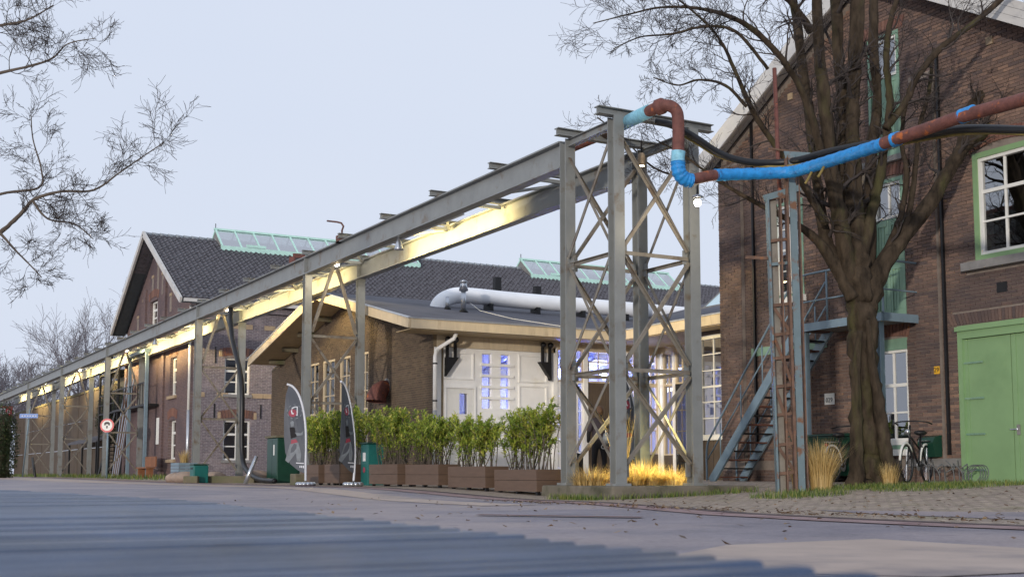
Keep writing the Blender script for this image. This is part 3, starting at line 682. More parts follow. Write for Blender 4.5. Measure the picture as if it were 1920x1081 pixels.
pcol('column_flange', m_rust, 1492, 930, 1472, 300, .04, .15); pcol('column_web', m_teal, 1504, 930, 1484, 288, .11, .03, -.04); pcol('column_flange', m_rust, 1514, 930, 1495, 300, .02, .14, .04)
for v in (372, 452, 496, 573, 628, 672, 725, 778, 834, 888):
    f = (v - 300) / 625; ul = 1437 + 20 * f; ur = 1474 + 18 * f
    mb = MB(); mb.bar(psp(ul, v), psp(ur, v - 4), .04, .05); mb.build('rung', m_rust if v != 496 else m_teal, ps)
for v0, v1 in ((573, 628), (628, 725), (725, 834), (834, 888)):
    f = (v0 - 300) / 625; mb = MB(); mb.bar(psp(1440 + 20 * f, v0), psp(1478 + 18 * f, v1), .012, .05); mb.build('lattice_bar', m_rust, ps)
mb = MB(); a = psp(1470, 283); b = psp(1520, 286); cc = psp(1480, 330); mb.prism([a, b, cc], _fw * .03); mb.build('bracket', m_teal, ps)
mb = MB(); mb.bar(psp(1398, 482), psp(1440, 484), .03, .05); mb.build('side_arm', m_rust, ps)
mb = MB(); mb.bar(psp(1432, 372), psp(1500, 352), .06, .1); mb.build('head_beam', m_teal, ps)
mb = MB(); mb.tube([psp(1452, 128, 19.9), psp(1460, 330, 19.9), psp(1464, 380, 19.8)], .035, 8); mb.build('standpipe', m_piperust, ps, True)
mb = MB(); mb.bar(psp(1440, 278, 19.85), psp(1500, 286, 19.85), .03, .03); mb.build('clamp', m_rust, ps)

# ------------------------------------------------------------------ low workshop (brown brick gable, white front)
WX, WY = 14.22, 29.86
zw = .12
wk = thing('low_workshop', (17, 33, zw), 'low workshop with brown brick gable, white boarded front and dark felt roof', 'building')
GY1 = 43.62; RY = 35.9; RZ = 5.98; EZ = 4.37
ez = 4.12
gtop = [(WY, ez + .1), (RY, ez + .1 + (RY - WY) * .255 + .15), (GY1, ez + .1 - .05)]
gw = [(34.40, 35.12), (35.86, 36.76), (37.2, 38.3), (38.68, 39.72)]
gops = [(a, b, 1.15, 4.05) for a, b in gw]
wall('gable_wall', m_mort_w, wk, 'x', WX, .3, WY, GY1, zw - .2, gtop, gops)
brickwork(wk, m_brick_w, 'x', WX, WY, GY1, zw, gtop, gops, near=lambda it: abs(it[0] - 31.5) + abs(it[2] - 2.8))
for a, b in gw:
    f = window(wk, 'x', WX, a, b, 1.15, 4.05, [.5], [.2, .4, .6, .8], .07, m_fascia, m_glass, .06, .03, railz=1)
    MB().poly([(WX + 1.2, a - .2, .9), (WX + 1.2, b + .2, .9), (WX + 1.2, b + .2, 4.2), (WX + 1.2, a - .2, 4.2)]).build('curtain', m_soffit, f)
    soldier(wk, m_brick_w, 'x', WX, a - .08, b + .08, 4.06, .2, 9, .0, .016)
    box_part('sill', m_greyst, wk, WX - .06, WX + .1, a - .06, b + .06, 1.07, 1.148)
# front wall, white boards
FX1 = ony(1040, 700, WY).x
wops = []
def fr(u0, v0, u1, v1): p = ony(u0, v0, WY); q = ony(u1, v1, WY); return (p.x, q.x, q.z, p.z)
slits = [fr(904, 662, 922, 766), fr(939, 665, 956, 768)]
slits = [(a, b, slits[0][2], slits[0][3]) for a, b, _, _ in slits]
dpane = fr(861, 737, 877, 776)
wall('front_wall', m_cream, wk, 'y', WY, .2, WX + .32, FX1, zw - .2, [(WX, 4.15), (FX1, 4.15)], slits + [dpane])
def lid(name, x0, x1, z0, z1, d=.03, mat=m_cream, wdt=.05):
    mb = MB(); mb.box(x0, x1, WY - d, WY + .01, z0, z0 + wdt); mb.box(x0, x1, WY - d, WY + .01, z1 - wdt, z1); mb.box(x0, x0 + wdt, WY - d, WY + .01, z0 + wdt, z1 - wdt); mb.box(x1 - wdt, x1, WY - d, WY + .01, z0 + wdt, z1 - wdt)
    return mb.build(name, mat, wk)
for q in (fr(832, 658, 888, 712), fr(972, 664, 1026, 718), fr(972, 721, 1026, 778)): lid('panel_frame', *q)
dq = fr(832, 722, 891, 880); lid('door_frame', dq[0], dq[1], zw, dq[3], .05, m_cream, .06)
dr = MB(); 
for a, b, l, h in ((dq[0] + .07, dpane[0], zw, dq[3] - .07), (dpane[1], dq[1] - .07, zw, dq[3] - .07), (dpane[0], dpane[1], zw, dpane[2]), (dpane[0], dpane[1], dpane[3], dq[3] - .07)): dr.box(a, b, WY - .02, WY + .005, l, h)
dro = dr.build('door', m_white, wk)
MB().poly([(dpane[0], WY + .05, dpane[2]), (dpane[1], WY + .05, dpane[2]), (dpane[1], WY + .05, dpane[3]), (dpane[0], WY + .05, dpane[3])]).build('pane', m_glassdark, dro)
box_part('handle', m_galv, dro, dq[0] + .14, dq[0] + .26, WY - .08, WY - .022, 1.28, 1.31)
box_part('head_board', m_fascia, wk, WX + .1, FX1, WY - .05, WY - .001, 3.78, 4.1)
box_part('corner_board', m_cream, wk, WX + .02, WX + .22, WY - .045, WY + .3, zw - .1, 3.77)
for i, (a, b, l, h) in enumerate(slits):
    f = window(wk, 'y', WY, a, b, l, h, [], [.2, .4, .6, .8], .02, m_cream, m_glass, .1, .06)
for k in range(4):
    z = slits[0][2] + (slits[0][3] - slits[0][2]) * (k + 1) / 5; box_part('slat', m_cream, wk, slits[0][0] - .05, slits[1][1] + .1, WY - .05, WY + .06, z - .045, z + .03)
# big glazed bay
BX1 = 21.71
zt = 3.92
mul = [FX1, ony(1097, 700, WY).x, ony(1148, 700, WY).x, ony(1172, 700, WY).x, ony(1206, 700, WY).x, BX1]
zr = ony(1100, 717, WY).z
for i, x in enumerate(mul): box_part('mullion', m_cream, wk, x - .07, x + .07, WY - .05, WY + .1, zw, zt)
box_part('glazing_head', m_fascia, wk, FX1 - .07, BX1, WY - .04, WY + .15, zt, 4.2)
for i, (a, b) in enumerate(zip(mul[:-1], mul[1:])):
    f = window(wk, 'y', WY, a + .07, b - .07, zr, zt, [.5], [.5] if i % 2 == 0 else [.33, .66], .05, m_fascia, m_glass, .04, .03, name='glazing')
    if i == 0:
        for k in range(7):
            z0 = zw + (zr - zw) * k / 7; box_part('board', m_cream, wk, a + .07, b - .3, WY - .015 + .008 * (k % 2), WY + .05, z0 + .006, zw + (zr - zw) * (k + 1) / 7 - .006)
        window(wk, 'y', WY, b - .28, b - .08, .95, zr, [], [.2, .4, .6, .8], .03, m_cream, m_glassdark, .04, .02, name='glazing', back=.4)
        box_part('apron', m_black, wk, b - .28, b - .08, WY, WY + .1, zw, .94)
    elif i == 1:
        for k in range(9):
            x0 = a + .07 + (b - a - .14) * k / 9; box_part('board', m_hoard, wk, x0 + .004, a + .07 + (b - a - .14) * (k + 1) / 9 - .004, WY - .01 - .006 * (k % 2), WY + .06, zw, zr)
    else:
        window(wk, 'y', WY, a + .07, b - .07, .95, zr, [.5], [.33, .66], .05, m_fascia, m_glass, .04, .03, name='glazing')
        box_part('apron', m_hoard, wk, a + .07, b - .07, WY, WY + .1, zw, .94)
# return wall of the wing
WG = 28.1
for yy in (29.7, 29.1, 28.4): box_part('mullion', m_cream, wk, BX1 - .05, BX1 + .1, yy - .06, yy + .06, zw, zt)
box_part('glazing_head', m_fascia, wk, BX1 - .04, BX1 + .15, WG, WY - .06, zt, 4.2)
window(wk, 'x', BX1, 29.16, 29.64, zr, zt, [.5], [.5], .04, m_fascia, m_glass, .04, .03, name='glazing')
window(wk, 'x', BX1, 28.46, 29.04, zr, zt, [.5], [.5], .04, m_fascia, m_glass, .04, .03, name='glazing')
window(wk, 'x', BX1, 29.16, 29.64, .9, zr, [.5], [.5], .04, m_fascia, m_glass, .04, .03, name='glazing')
box_part('apron', m_hoard, wk, BX1 - .02, BX1 + .1, 29.1, 29.8, zw, .9)
dd = box_part('glass_door', m_black, wk, BX1 - .02, BX1 + .06, 28.42, 29.08, zw, zr)
MB().box(BX1 - .035, BX1 - .022, 28.52, 28.98, .7, zr - .2).build('pane', m_glassdark, dd)
# forward window of the wing
VX = 20.15
vy1 = onx(1311, 700, VX).y; vy0 = 23.2
vz1 = 3.98; vz0 = onx(1312, 822, VX).z
wall('wing_wall', m_hoard, wk, 'x', VX, .15, vy0, vy1 + .02, zw - .2, [(vy0, 4.2), (vy1 + .02, 4.2)], [(vy0 + .0, vy1, vz0, vz1)])
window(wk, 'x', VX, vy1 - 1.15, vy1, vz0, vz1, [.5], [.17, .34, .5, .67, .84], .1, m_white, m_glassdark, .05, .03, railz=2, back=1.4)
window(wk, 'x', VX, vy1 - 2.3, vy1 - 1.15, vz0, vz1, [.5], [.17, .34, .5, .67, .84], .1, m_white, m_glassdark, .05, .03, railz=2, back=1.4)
for k in range(14):
    y0 = vy0 + (vy1 - vy0) * k / 14; box_part('board', m_hoard, wk, VX - .022 - .004 * (k % 2), VX + .01, y0 + .006, vy0 + (vy1 - vy0) * (k + 1) / 14 - .006, zw, vz0 - .05)
box_part('sill', m_white, wk, VX - .07, VX + .02, vy0, vy1 + .05, vz0 - .048, vz0 - .004)
# roofs
OY = 28.91; OX = 13.1; IX = 19.57
def roofz(y): return EZ + (min(y, RY) - OY) * (RZ - EZ) / (RY - OY) if y <= RY else RZ - (y - RY) * (RZ - 4.44) / (42.5 + .35 - RY)
slope = (RZ - EZ) / (RY - OY)
rm = MB()
RX1 = 33.
rm.hexa([(OX, OY, EZ - .1), (RX1, OY, EZ - .1), (RX1, RY, RZ - .1), (OX, RY, RZ - .1), (OX, OY, EZ), (RX1, OY, EZ), (RX1, RY, RZ), (OX, RY, RZ)])
yb = 42.85; zbk = 4.42
rm.hexa([(OX, RY, RZ - .1), (RX1, RY, RZ - .1), (RX1, yb, zbk - .1), (OX, yb, zbk - .1), (OX, RY, RZ), (RX1, RY, RZ), (RX1, yb, zbk), (OX, yb, zbk)])
# wing roof rising from the long fascia
wx1 = 26.5; wz1 = EZ + (wx1 - IX) * .27
rm.hexa([(IX, 21.0, EZ - .1), (wx1, 21.0, wz1 - .1), (wx1, 34, wz1 - .1), (IX, 34, EZ - .1), (IX, 21.0, EZ + .003), (wx1, 21.0, wz1), (wx1, 34, wz1), (IX, 34, EZ + .003)])
rm.build('roof', m_felt, wk)
fm = MB()
def fascia(p, q, h=.27, t=.05, name='fascia'):
    mb = MB(); mb.bar(p, q, t, h, ov=-h / 2); o = mb.build(name, m_fascia, wk)
    mb = MB(); mb.bar(p, q, t + .05, .035, ov=.0); mb.build('roof_trim', m_zinc, wk)
fascia((OX, OY - .03, EZ + .02), (IX, OY - .03, EZ + .02))
fascia((IX - .03, OY - .06, EZ + .02), (IX - .03, 21.2, EZ + .02))
fascia((OX - .03, OY - .05, EZ + .02), (OX - .03, RY, RZ + .02)); fascia((OX - .03, RY, RZ + .02), (OX - .03, yb, zbk + .02))
sf = MB(); sf.box(OX + .02, IX + .1, OY + .02, WY, 4.10, 4.118); sf.box(IX, BX1, 21.2, WY, 4.095, 4.112); sf.build('soffit', m_soffit, wk)
sg = MB(); sg.hexa([(OX, OY, EZ - .16), (WX, OY, EZ - .16), (WX, RY, RZ - .16), (OX, RY, RZ - .16), (OX, OY, EZ - .14), (WX, OY, EZ - .14), (WX, RY, RZ - .14), (OX, RY, RZ - .14)])
sg.hexa([(OX, RY, RZ - .16), (WX, RY, RZ - .16), (WX, yb, zbk - .16), (OX, yb, zbk - .16), (OX, RY, RZ - .14), (WX, RY, RZ - .14), (WX, yb, zbk - .14), (OX, yb, zbk - .14)]); sg.build('soffit', m_soffit, wk)
for yy in (30.2, 32.2, 34.0, 35.9, 37.6, 39.2, 40.8, 42.2):
    z = (EZ + (yy - OY) * slope if yy <= RY else RZ - (yy - RY) * (RZ - zbk) / (yb - RY)) - .17
    box_part('purlin_end', m_timber, wk, OX + .55, WX + .05, yy - .06, yy + .06, z - .15, z)
# wing skylight lantern
lt = MB(); lx0, lx1 = 23.6, 26.4
for k in range(9):
    yy = 21.3 + k * 1.1; zb_ = EZ + (lx0 - IX) * .27; m_ = MB(); m_.bar((lx0, yy, zb_), (lx1 - .2, yy, zb_ + 2.1), .05, .07); m_.build('skylight_bar', m_greyst, wk)
    if k < 8: MB().poly([(lx0, yy + .03, zb_ + .02), (lx1 - .2, yy + .03, zb_ + 2.12), (lx1 - .2, yy + 1.07, zb_ + 2.12), (lx0, yy + 1.07, zb_ + .02)]).build('skylight_pane', m_glassmilk, wk)
MB().bar((lx0, 21.2, EZ + (lx0 - IX) * .27), (lx0, 30.2, EZ + (lx0 - IX) * .27), .06, .09).build('skylight_bar', m_greyst, wk)
# interior of the workshop
inn = MB(); inn.box(FX1 - .3, 30, 35.6, 35.8, zw, 4.05); inn.build('inner_wall', m_cream, wk)
box_part('inner_wall', m_cream, wk, WX + 1.4, WX + 1.5, WY + 1.5, 43, zw, 4.05)
box_part('inner_floor', m_greyst, wk, WX + .4, 30, WY + .2, 35.6, zw - .05, zw + .02)
box_part('inner_ceiling', m_white, wk, WX + .4, 30, WY + .25, 35.6, 4.13, 4.16)
for k in range(5): box_part('ceiling_beam', m_white, wk, FX1 - .2, 30, 30.8 + k * 1.0, 30.95 + k * 1.0, 3.75, 4.12)
for k in range(6): mb = MB(); mb.tube([(17.2 + k * 1.3, 30.4, 3.86), (18.4 + k * 1.3, 35.3, 3.5)], .12, 10); mb.build('ceiling_duct', m_galv, wk, True)
def inlamp(u, v, y, colr, pw, r=.09, st=12):
    p = ony(u, v, y); t = thing('ceiling_spot', (p.x, p.y, 4.0), {1050: 'glowing blue spot lamp behind the glazing next to the white wall', 1170: 'small blue spot lamp deep behind the glazing', 1104: 'white spot lamp above the brown boarding', 1133: 'second white spot lamp beyond the brown boarding', 1212: 'pale blue spot lamp near the inner corner'}[u], 'lamp', 'spot lamps inside the workshop')
    MB().ball(p, r, 1, 10).build('bulb', emis('lamp_face', (*colr, 1), st), t, True)
    MB().bar(p, (p.x, p.y, 4.1), .02, .02).build('rod', m_black, t)
    L = bpy.data.lights.new('inside_light', 'POINT'); L.energy = pw; L.color = colr; L.shadow_soft_size = .2; lo = bpy.data.objects.new('inside_light', L); col.objects.link(lo); lo.location = p + Vector((0, .05, -.25))
inlamp(1050, 699, 31.0, (.14, .2, 1), 260, .14, 25)
inlamp(1170, 694, 33.0, (.14, .18, 1), 320, .1, 14)
inlamp(1104, 702, 31.5, (.9, .95, 1), 110, .1, 14)
inlamp(1133, 705, 33.0, (.9, .95, 1), 150, .11, 14)
inlamp(1212, 700, 32, (.5, .6, 1), 80, .1, 14)
p = Vector((16.2, 32.5, 2.6)); L = bpy.data.lights.new('inside_light', 'POINT'); L.energy = 110; L.color = (.15, .2, 1); L.shadow_soft_size = .3; lo = bpy.data.objects.new('inside_light', L); col.objects.link(lo); lo.location = p
# rain pipe
dp = MB(); x = WX - .12; dp.tube([(WX + .35, OY + .25, 4.1), (WX + .3, OY + .3, 3.95), (WX - .02, WY - .25, 3.68), (WX - .05, WY - .22, 3.5), (WX - .05, WY - .22, 2.0)], .055, 12); dpo = dp.build('rain_pipe_or_chase', m_cream, wk, True)
MB().tube([(WX - .05, WY - .22, 2.05), (WX - .05, WY - .22, zw - .05)], .06, 12).build('rain_pipe_foot', m_zinc, wk, True)
for z in (3.3, 2.3, 1.1): MB().lathe([(.066, -.02), (.066, .02)], (WX - .05, WY - .22, z), 12).build('pipe_clip', m_black, wk)
# black wall brackets
for u0, sgn in ((838, 1), (1030, -1)):
    p = ony(u0, 630, WY - .1); br = thing('wall_bracket', (p.x, WY, p.z), 'black iron bracket with twin knobs on the white wall %s' % ('beside the rain pipe' if sgn > 0 else 'beside the blue lit glazing'), 'bracket', 'black iron brackets on the white wall')
    xs = (p.x, p.x + sgn * .24)
    for x in xs:
        MB().ball((x, WY - .17, 3.98), .085, 1, 12).build('knob', m_black, br, True); box_part('stem', m_black, br, x - .035, x + .035, WY - .16, WY - .09, 3.5, 3.95)
    q = [(xs[0] - sgn * .04, WY - .16, 3.5), (xs[1] + sgn * .1, WY - .16, 3.5), (xs[0] - sgn * .04, WY - .16, 2.98)]
    if sgn < 0: q = q[::-1]
    MB().prism(q, (0, .159, 0)).build('wedge', m_black, br)
# rusty vent cowl on the gable
p = onx(726, 734, WX); vc = thing('wall_cowl', p, 'rusty brown curved cowl sticking out of the brick gable', 'vent')
MB().tube([p + Vector((.05, 0, .12)), p + Vector((-.12, -.03, .1)), p + Vector((-.28, -.06, .0)), p + Vector((-.36, -.08, -.14)), p + Vector((-.38, -.09, -.3))], [.22, .24, .27, .29, .3], 18, cap=False).build('cowl', m_piperust, vc, True)
MB().lathe([(.27, 0), (.27, .03)], p + Vector((-.03, 0, .13)), 18, (1, 0, 0)).build('flange', m_greyst, vc)
# roof plant
dk = thing('roof_duct', (21, 33.5, roofz(33.5)), 'fat white foil clad duct lying along the felt roof', 'duct')
yd = 33.6; zd = roofz(yd) + .27
pd0 = ony(880, 549, yd)
dp_ = smooth([(pd0.x - 1.15, yd, zd - .45), (pd0.x - 1.0, yd, zd - .12), (pd0.x - .55, yd, zd + .12), (pd0.x + .1, yd, zd + .14), (pd0.x + 1.5, yd, zd + .1), (pd0.x + 5, yd, zd + .1), (pd0.x + 9.2, yd, zd + .08)], 3)
MB().tube(dp_, .25, 20).build('duct', m_foil, dk, True)
for k in range(6): box_part('saddle', m_black, dk, pd0.x + .6 + k * 1.7, pd0.x + .72 + k * 1.7, yd - .25, yd + .2, roofz(yd - .25) - .02, zd - .1)
def flue(u, v0, v1, y, r, label, capd=True):
    p = ony(u, v0, y); q = ony(u, v1, y); zb_ = min(p.z, roofz(y) - .02); t = thing('roof_flue', (p.x, y, zb_), label, 'flue')
    MB().tube([(p.x, y, zb_), (p.x, y, q.z)], r, 14).build('flue_pipe', m_galv, t, True)
    if capd: MB().lathe([(r * 1.05, -.14), (r * 1.9, -.12), (r * 1.3, .06), (r * 1.3, .13), (r * 1.7, .15), (r * .3, .2)], (p.x, y, q.z), 14).build('cowl', m_galv, t, True)
    MB().lathe([(r * 2, 0), (r * 1.2, .1)], (p.x, y, zb_), 12).build('flashing', m_black, t, True)
flue(869, 572, 537, 32.2, .075, 'steel flue pipe with conical cowl on the felt roof in front of the duct')
flue(839, 566, 556, 32.8, .06, 'short steel vent stub under the bend of the white duct', False)
flue(1211, 605, 525, 33.0, .07, 'plain tall steel flue on the felt roof by the valley', False)
for u in (932, 1007):
    p = ony(u, 545, 37.5); t = thing('vent_stack', (p.x, 37.5, 5.3), 'dark square vent stack behind the white duct, %s' % ('with a white flashing' if u < 1000 else 'the smaller one'), 'vent'); box_part('stack', m_black, t, p.x - .12, p.x + .12, 37.4, 37.6, 5.2, ony(u, 520 if u < 1000 else 537, 37.5).z)
wr = MB(); wr.tube([ony(882, 568, 32.2), ony(900, 582, 31.3), ony(960, 597, 30.2), ony(1058, 612, 29.2)], .008, 5); tag(wr.build('aerial_wire', m_white), 'thin pale wire running from flue down the felt roof', 'wire')

# ------------------------------------------------------------------ far brick house with pantile roof
FX, FY = 13.23, 51.02
zf_ = .2
fh = thing('far_brick_house', (20, 57, zf_), 'tall purple brown brick house with dark pantile roof and skylights', 'building')
FRY = 57.8; FRZ = 11.5; FEZ = 7.75; FY1 = 64.2; FXE = 46
def F_(u0, v0, u1, v1):
    p = ony(u0, v0, FY); q = ony(u1, v1, FY); return (p.x, q.x, q.z, p.z)
fw_ = [F_(422, 670, 468, 740), F_(419, 787, 468, 862)]
for k in (1, 2): fw_ += [(a + 3.3 * k, b + 3.3 * k, l, h) for a, b, l, h in fw_[:2]]
fgw = [(53.80, 55.0, 3.78, 5.48), (53.70, 55.0, .99, 2.7), (57.7, 59.3, 7.25, 8.5), (60.3, 61.3, 3.78, 5.48)]
wall('front_wall', m_brick_fy, fh, 'y', FY, .4, FX, FXE, zf_ - .3, [(FX, 7.55), (FXE, 7.55)], fw_)
fgtop = [(FY + .4, 7.6), (FRY, 11.2), (FY1, 7.5)]
wall('gable_wall', m_brick_fx, fh, 'x', FX, .4, FY + .4, FY1, zf_ - .3, fgtop, fgw)
for i, (a, b, l, h) in enumerate(fw_):
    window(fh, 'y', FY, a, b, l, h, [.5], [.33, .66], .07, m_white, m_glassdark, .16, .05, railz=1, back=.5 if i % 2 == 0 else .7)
    soldier(fh, m_redbrick, 'y', FY, a - .15, b + .15, h + .03, .34, 12, .1, .02)
    for s_ in (a - .26, b + .13): box_part('stone_block', m_stone, fh, s_, s_ + .13, FY - .03, FY + .05, h + .05, h + .33)
    box_part('sill', m_greyst, fh, a - .08, b + .08, FY - .08, FY + .14, l - .12, l - .003)
for z in (3.66, 6.6):
    mb = MB(); s0 = FX + .02
    while s0 < 24:
        if not any(a - .05 < s0 + .25 and s0 < b + .05 and l < z + .1 and h > z - .1 for a, b, l, h in fw_):
            box_part('band_stone', m_stone, fh, s0, s0 + .48, FY - .025 - random.uniform(0, .008), FY + .02, z - .1, z + .1)
        s0 += .5 if random.random() < .8 else 1.0
for a, b, l, h in fgw:
    window(fh, 'x', FX, a, b, l, h, [.5], [.35, .7], .08, m_white, m_glassdark, .2, .06, railz=1, back=.6)
    soldier(fh, m_redbrick, 'x', FX, a - .15, b + .15, h + .02, .36, 9, .16, .02)
    box_part('sill', m_stone, fh, FX - .1, FX + .15, a - .1, b + .1, l - .14, l - .003)
for y in (FY + .02, 55.9, 59.9, FY1 - .5):
    zt_ = 7.3 if y in (FY + .02, FY1 - .5) else 9.2
    MB().box(FX - .09, FX + .02, y, y + .5, zf_, zt_).build('pilaster', m_brick_fx, fh)
for y, z0, z1 in ((56.6, 8.6, 9.5), (57.55, 8.9, 10.1), (58.6, 8.8, 9.6), (60.4, 7.9, 8.7), (61.6, 7.2, 8.0), (62.6, 6.6, 7.3), (55.0, 7.6, 8.3)):
    box_part('blind_slot', m_mort_r, fh, FX - .012, FX + .02, y, y + .35, z0, z1)
    box_part('stone_block', m_stone, fh, FX - .03, FX + .02, y - .03, y + .38, z1 + .01, z1 + .14)
# roof: body plus rows of pantiles
x0r, x1r = 12.53, FXE + .5
ye = FY - .45; ze = FEZ - .13
rb_ = MB(); rb_.hexa([(x0r + .1, ye, ze - .1), (x1r, ye, ze - .1), (x1r, FRY, FRZ - .1), (x0r + .1, FRY, FRZ - .1), (x0r + .1, ye, ze - .02), (x1r, ye, ze - .02), (x1r, FRY, FRZ - .02), (x0r + .1, FRY, FRZ - .02)])
yb2 = FY1 + .4
rb_.hexa([(x0r + .1, FRY, FRZ - .1), (x1r, FRY, FRZ - .1), (x1r, yb2, ze - .1), (x0r + .1, yb2, ze - .1), (x0r + .1, FRY, FRZ - .02), (x1r, FRY, FRZ - .02), (x1r, yb2, ze - .02), (x0r + .1, yb2, ze - .02)])
rfo = rb_.build('roof', m_tile, fh)
tm = MB(); TW = .24; n_r = 26; SL = Vector((0, FRY - ye, FRZ - ze)); sl_l = SL.length; sd = SL.normalized(); nr = Vector((0, -sd.z, sd.y))
prof = [(0, .0), (.12, .035), (.28, .062), (.44, .04), (.55, .012), (.8, .0)]
ncol = int((x1r - x0r) / TW)
for r in range(n_r):
    b0 = Vector((0, ye, ze)) + sd * (sl_l * r / n_r); b1 = Vector((0, ye, ze)) + sd * (sl_l * (r + 1) / n_r + .02)
    base = len(tm.v); jr = 0
    for c_ in range(ncol):
        dz = random.uniform(-.006, .012)
        for (fx, hz) in prof:
            x = x0r + .1 + (c_ + fx) * TW
            P = b0 + nr * (hz + .045 + dz); Q = b1 + nr * (hz + .01 + dz); R_ = b0 + nr * (hz * .3 - .01)
            tm.v += [(x, P.y, P.z), (x, Q.y, Q.z), (x, R_.y, R_.z)]
    nn = ncol * len(prof)
    for k in range(nn - 1):
        a = base + k * 3; b = a + 3
        tm.f += [(a, b, b + 1, a + 1), (a + 2, b + 2, b, a)]; tm.r += [0., 0.]
kind(tm.build('pantiles', m_tile, fh), 'stuff')
x = x0r
while x < x1r - .3:
    mb = MB(); mb.tube([(x, FRY, FRZ + .0), (x + .04, FRY, FRZ + .0), (x + .4, FRY, FRZ - .02)], [.14, .13, .115], 10); mb.build('ridge_tile', m_ridge, fh, True); x += .37
for p, q in (((x0r - .02, ye - .1, ze - .1), (x0r - .02, FRY, FRZ + .05)), ((x0r - .02, FRY, FRZ + .05), (x0r - .02, yb2 + .1, ze - .1))):
    MB().bar(p, q, .1, .25, ov=-.02).build('bargeboard', m_verge, fh)
    d = (Vector(q) - Vector(p)); MB().bar(Vector(p) + Vector((.35, 0, -.1)), Vector(q) + Vector((.35, 0, -.1)), .68, .03).build('verge_soffit', m_dksoff, fh)
box_part('gutter', m_verge, fh, x0r + .1, x1r, ye - .12, ye + .02, ze - .16, ze - .02); box_part('cornice', m_brick_fy, fh, FX, FXE, FY - .2, FY - .001, 7.2, 7.54)
MB().tube([(FX - .13, FY + .1, 7.4), (FX - .13, FY + .1, 3.)], .06, 10).build('rain_pipe_or_chase', m_white, fh, True); MB().tube([(FX - .13, FY + .1, 3.), (FX - .13, FY + .1, zf_)], .07, 10).build('rain_pipe_or_chase', m_zinc, fh, True)
box_part('notice_board', m_white, fh, FX - .08, FX - .011, 56.25, 57.0, 1.7, 2.9)
for kx in (FX + .9, FX + 2.9): box_part('wall_anchor', m_black, fh, kx, kx + .05, FY - .03, FY, 5.0, 5.7); box_part('wall_anchor', m_black, fh, kx, kx + .05, FY - .03, FY, 2.7, 3.3)
def skylight(xa, xb, nb, label):
    t = thing('ridge_skylight', ((xa + xb) / 2, FRY, FRZ), label, 'skylight', 'verdigris skylights on the ridge')
    zt_ = 12.05; yb_, zb_ = FRY - 1.25, 10.93
    bk, zbk_ = FRY + 1.25, 10.93
    for k in range(nb + 1):
        x = xa + (xb - xa) * k / nb
        MB().bar((x, yb_, zb_ + .12), (x, FRY, zt_), .07, .08).build('glazing_bar', m_verdi, t); MB().bar((x, bk, zb_ + .12), (x, FRY, zt_), .07, .08).build('glazing_bar', m_verdi, t)
        if k < nb:
            x2 = xa + (xb - xa) * (k + 1) / nb
            MB().poly([(x, yb_, zb_ + .13), (x2, yb_, zb_ + .13), (x2, FRY, zt_ + .01), (x, FRY, zt_ + .01)]).build('pane', m_glass_green, t)
            MB().poly([(x, bk, zb_ + .13), (x2, bk, zb_ + .13), (x2, FRY, zt_ + .01), (x, FRY, zt_ + .01)]).build('pane', m_glass_green, t)
    for y in (yb_, bk): box_part('kerb_rail', m_verdi, t, xa - .06, xb + .06, y - .06, y + .06, zb_ - .1, zb_ + .14)
    MB().bar((xa - .08, FRY, zt_ + .03), (xb + .08, FRY, zt_ + .03), .14, .09).build('ridge_cap', m_verdi, t)
    for x in (xa, xb): MB().prism([(x, yb_, zb_), (x, FRY, zt_), (x, bk, zb_)], (.03 if x == xa else -.03, 0, 0)).build('end_cheek', m_greyst if x == xa else m_verdi, t)
    MB().bar((xa + 1.15, yb_ - .05, zb_ + .22), (xa + 2.1, yb_ - .05, zb_ + .22), .09, .12).build('vent_sash', m_verdi, t)
    MB().bar((xa, FRY, zt_), (xa, FRY, zt_ + .3), .03, .03).build('finial', m_black, t)
skylight(15.9, 26.1, 11, 'pale green glazed ridge skylight on the pantile roof nearest the gable end')
skylight(32.8, 42.7, 11, 'pale green glazed ridge skylight seen behind the gantry tower')
t = thing('clay_flue', (20.2, 55.2, 9.9), 'small rusty orange flue on the pantile roof above the gantry girder', 'flue')
p = ony(548, 492, 54.8); MB().tube([(p.x, 54.8, 9.2), (p.x, 54.8, ony(548, 482, 54.8).z)], .16, 10).build('flue_pipe', m_piperust, t, True); MB().bar(ony(550, 479, 54.8), ony(572, 480, 54.8), .14, .2).build('cowl', m_piperust, t)

# ------------------------------------------------------------------ tall brick house on the right
RX = 17.89; RY0, RY1 = 12.55, 22.08
zr0 = .12
rh = thing('tall_brick_house', (22, 17.3, zr0), 'tall dark clinker brick gabled house with green doors and white sash windows', 'building')
APY, APZ = 17.3, 10.35; RE = 7.62
rtop = [(RY0, RE), (APY, APZ), (RY1, RE)]
gate = (13.15, 15.42, zr0, 3.02); uw = (13.66, 14.95, 4.14, 6.1); bd = (16.6, 17.42, 3.34, 6.08); ud = (16.6, 17.42, 6.5, 8.98); lw = (16.62, 17.38, .98, 2.94); lf = (19.38, 20.28, 4.12, 6.2)
lw2 = (19.6, 20.6, 1.0, 2.95)
rops = [gate, uw, bd, ud, lw, lf]
wall('front_wall', m_mort_r, rh, 'x', RX, .4, RY0, RY1, zr0 - .3, rtop, rops)
bops = rops + [(a - .02, b + .02, h, h + .3) for a, b, l, h in (bd, lw)] + [(uw[0] - .05, uw[1] + .05, uw[3], uw[3] + .24), (gate[0] - .1, gate[1] + .1, gate[3], gate[3] + .24), (lf[0] - .05, lf[1] + .05, lf[3], lf[3] + .24), (RY0, RY1, .48, .64)] + [(uw[0] - .12, uw[1] + .22, 3.95, 4.14)]
def nearR(it):
    return (it[0] + .11) * 1.0 + abs(it[2] - 3.4) * .25 + (5 if it[0] < 13.7 else 0)
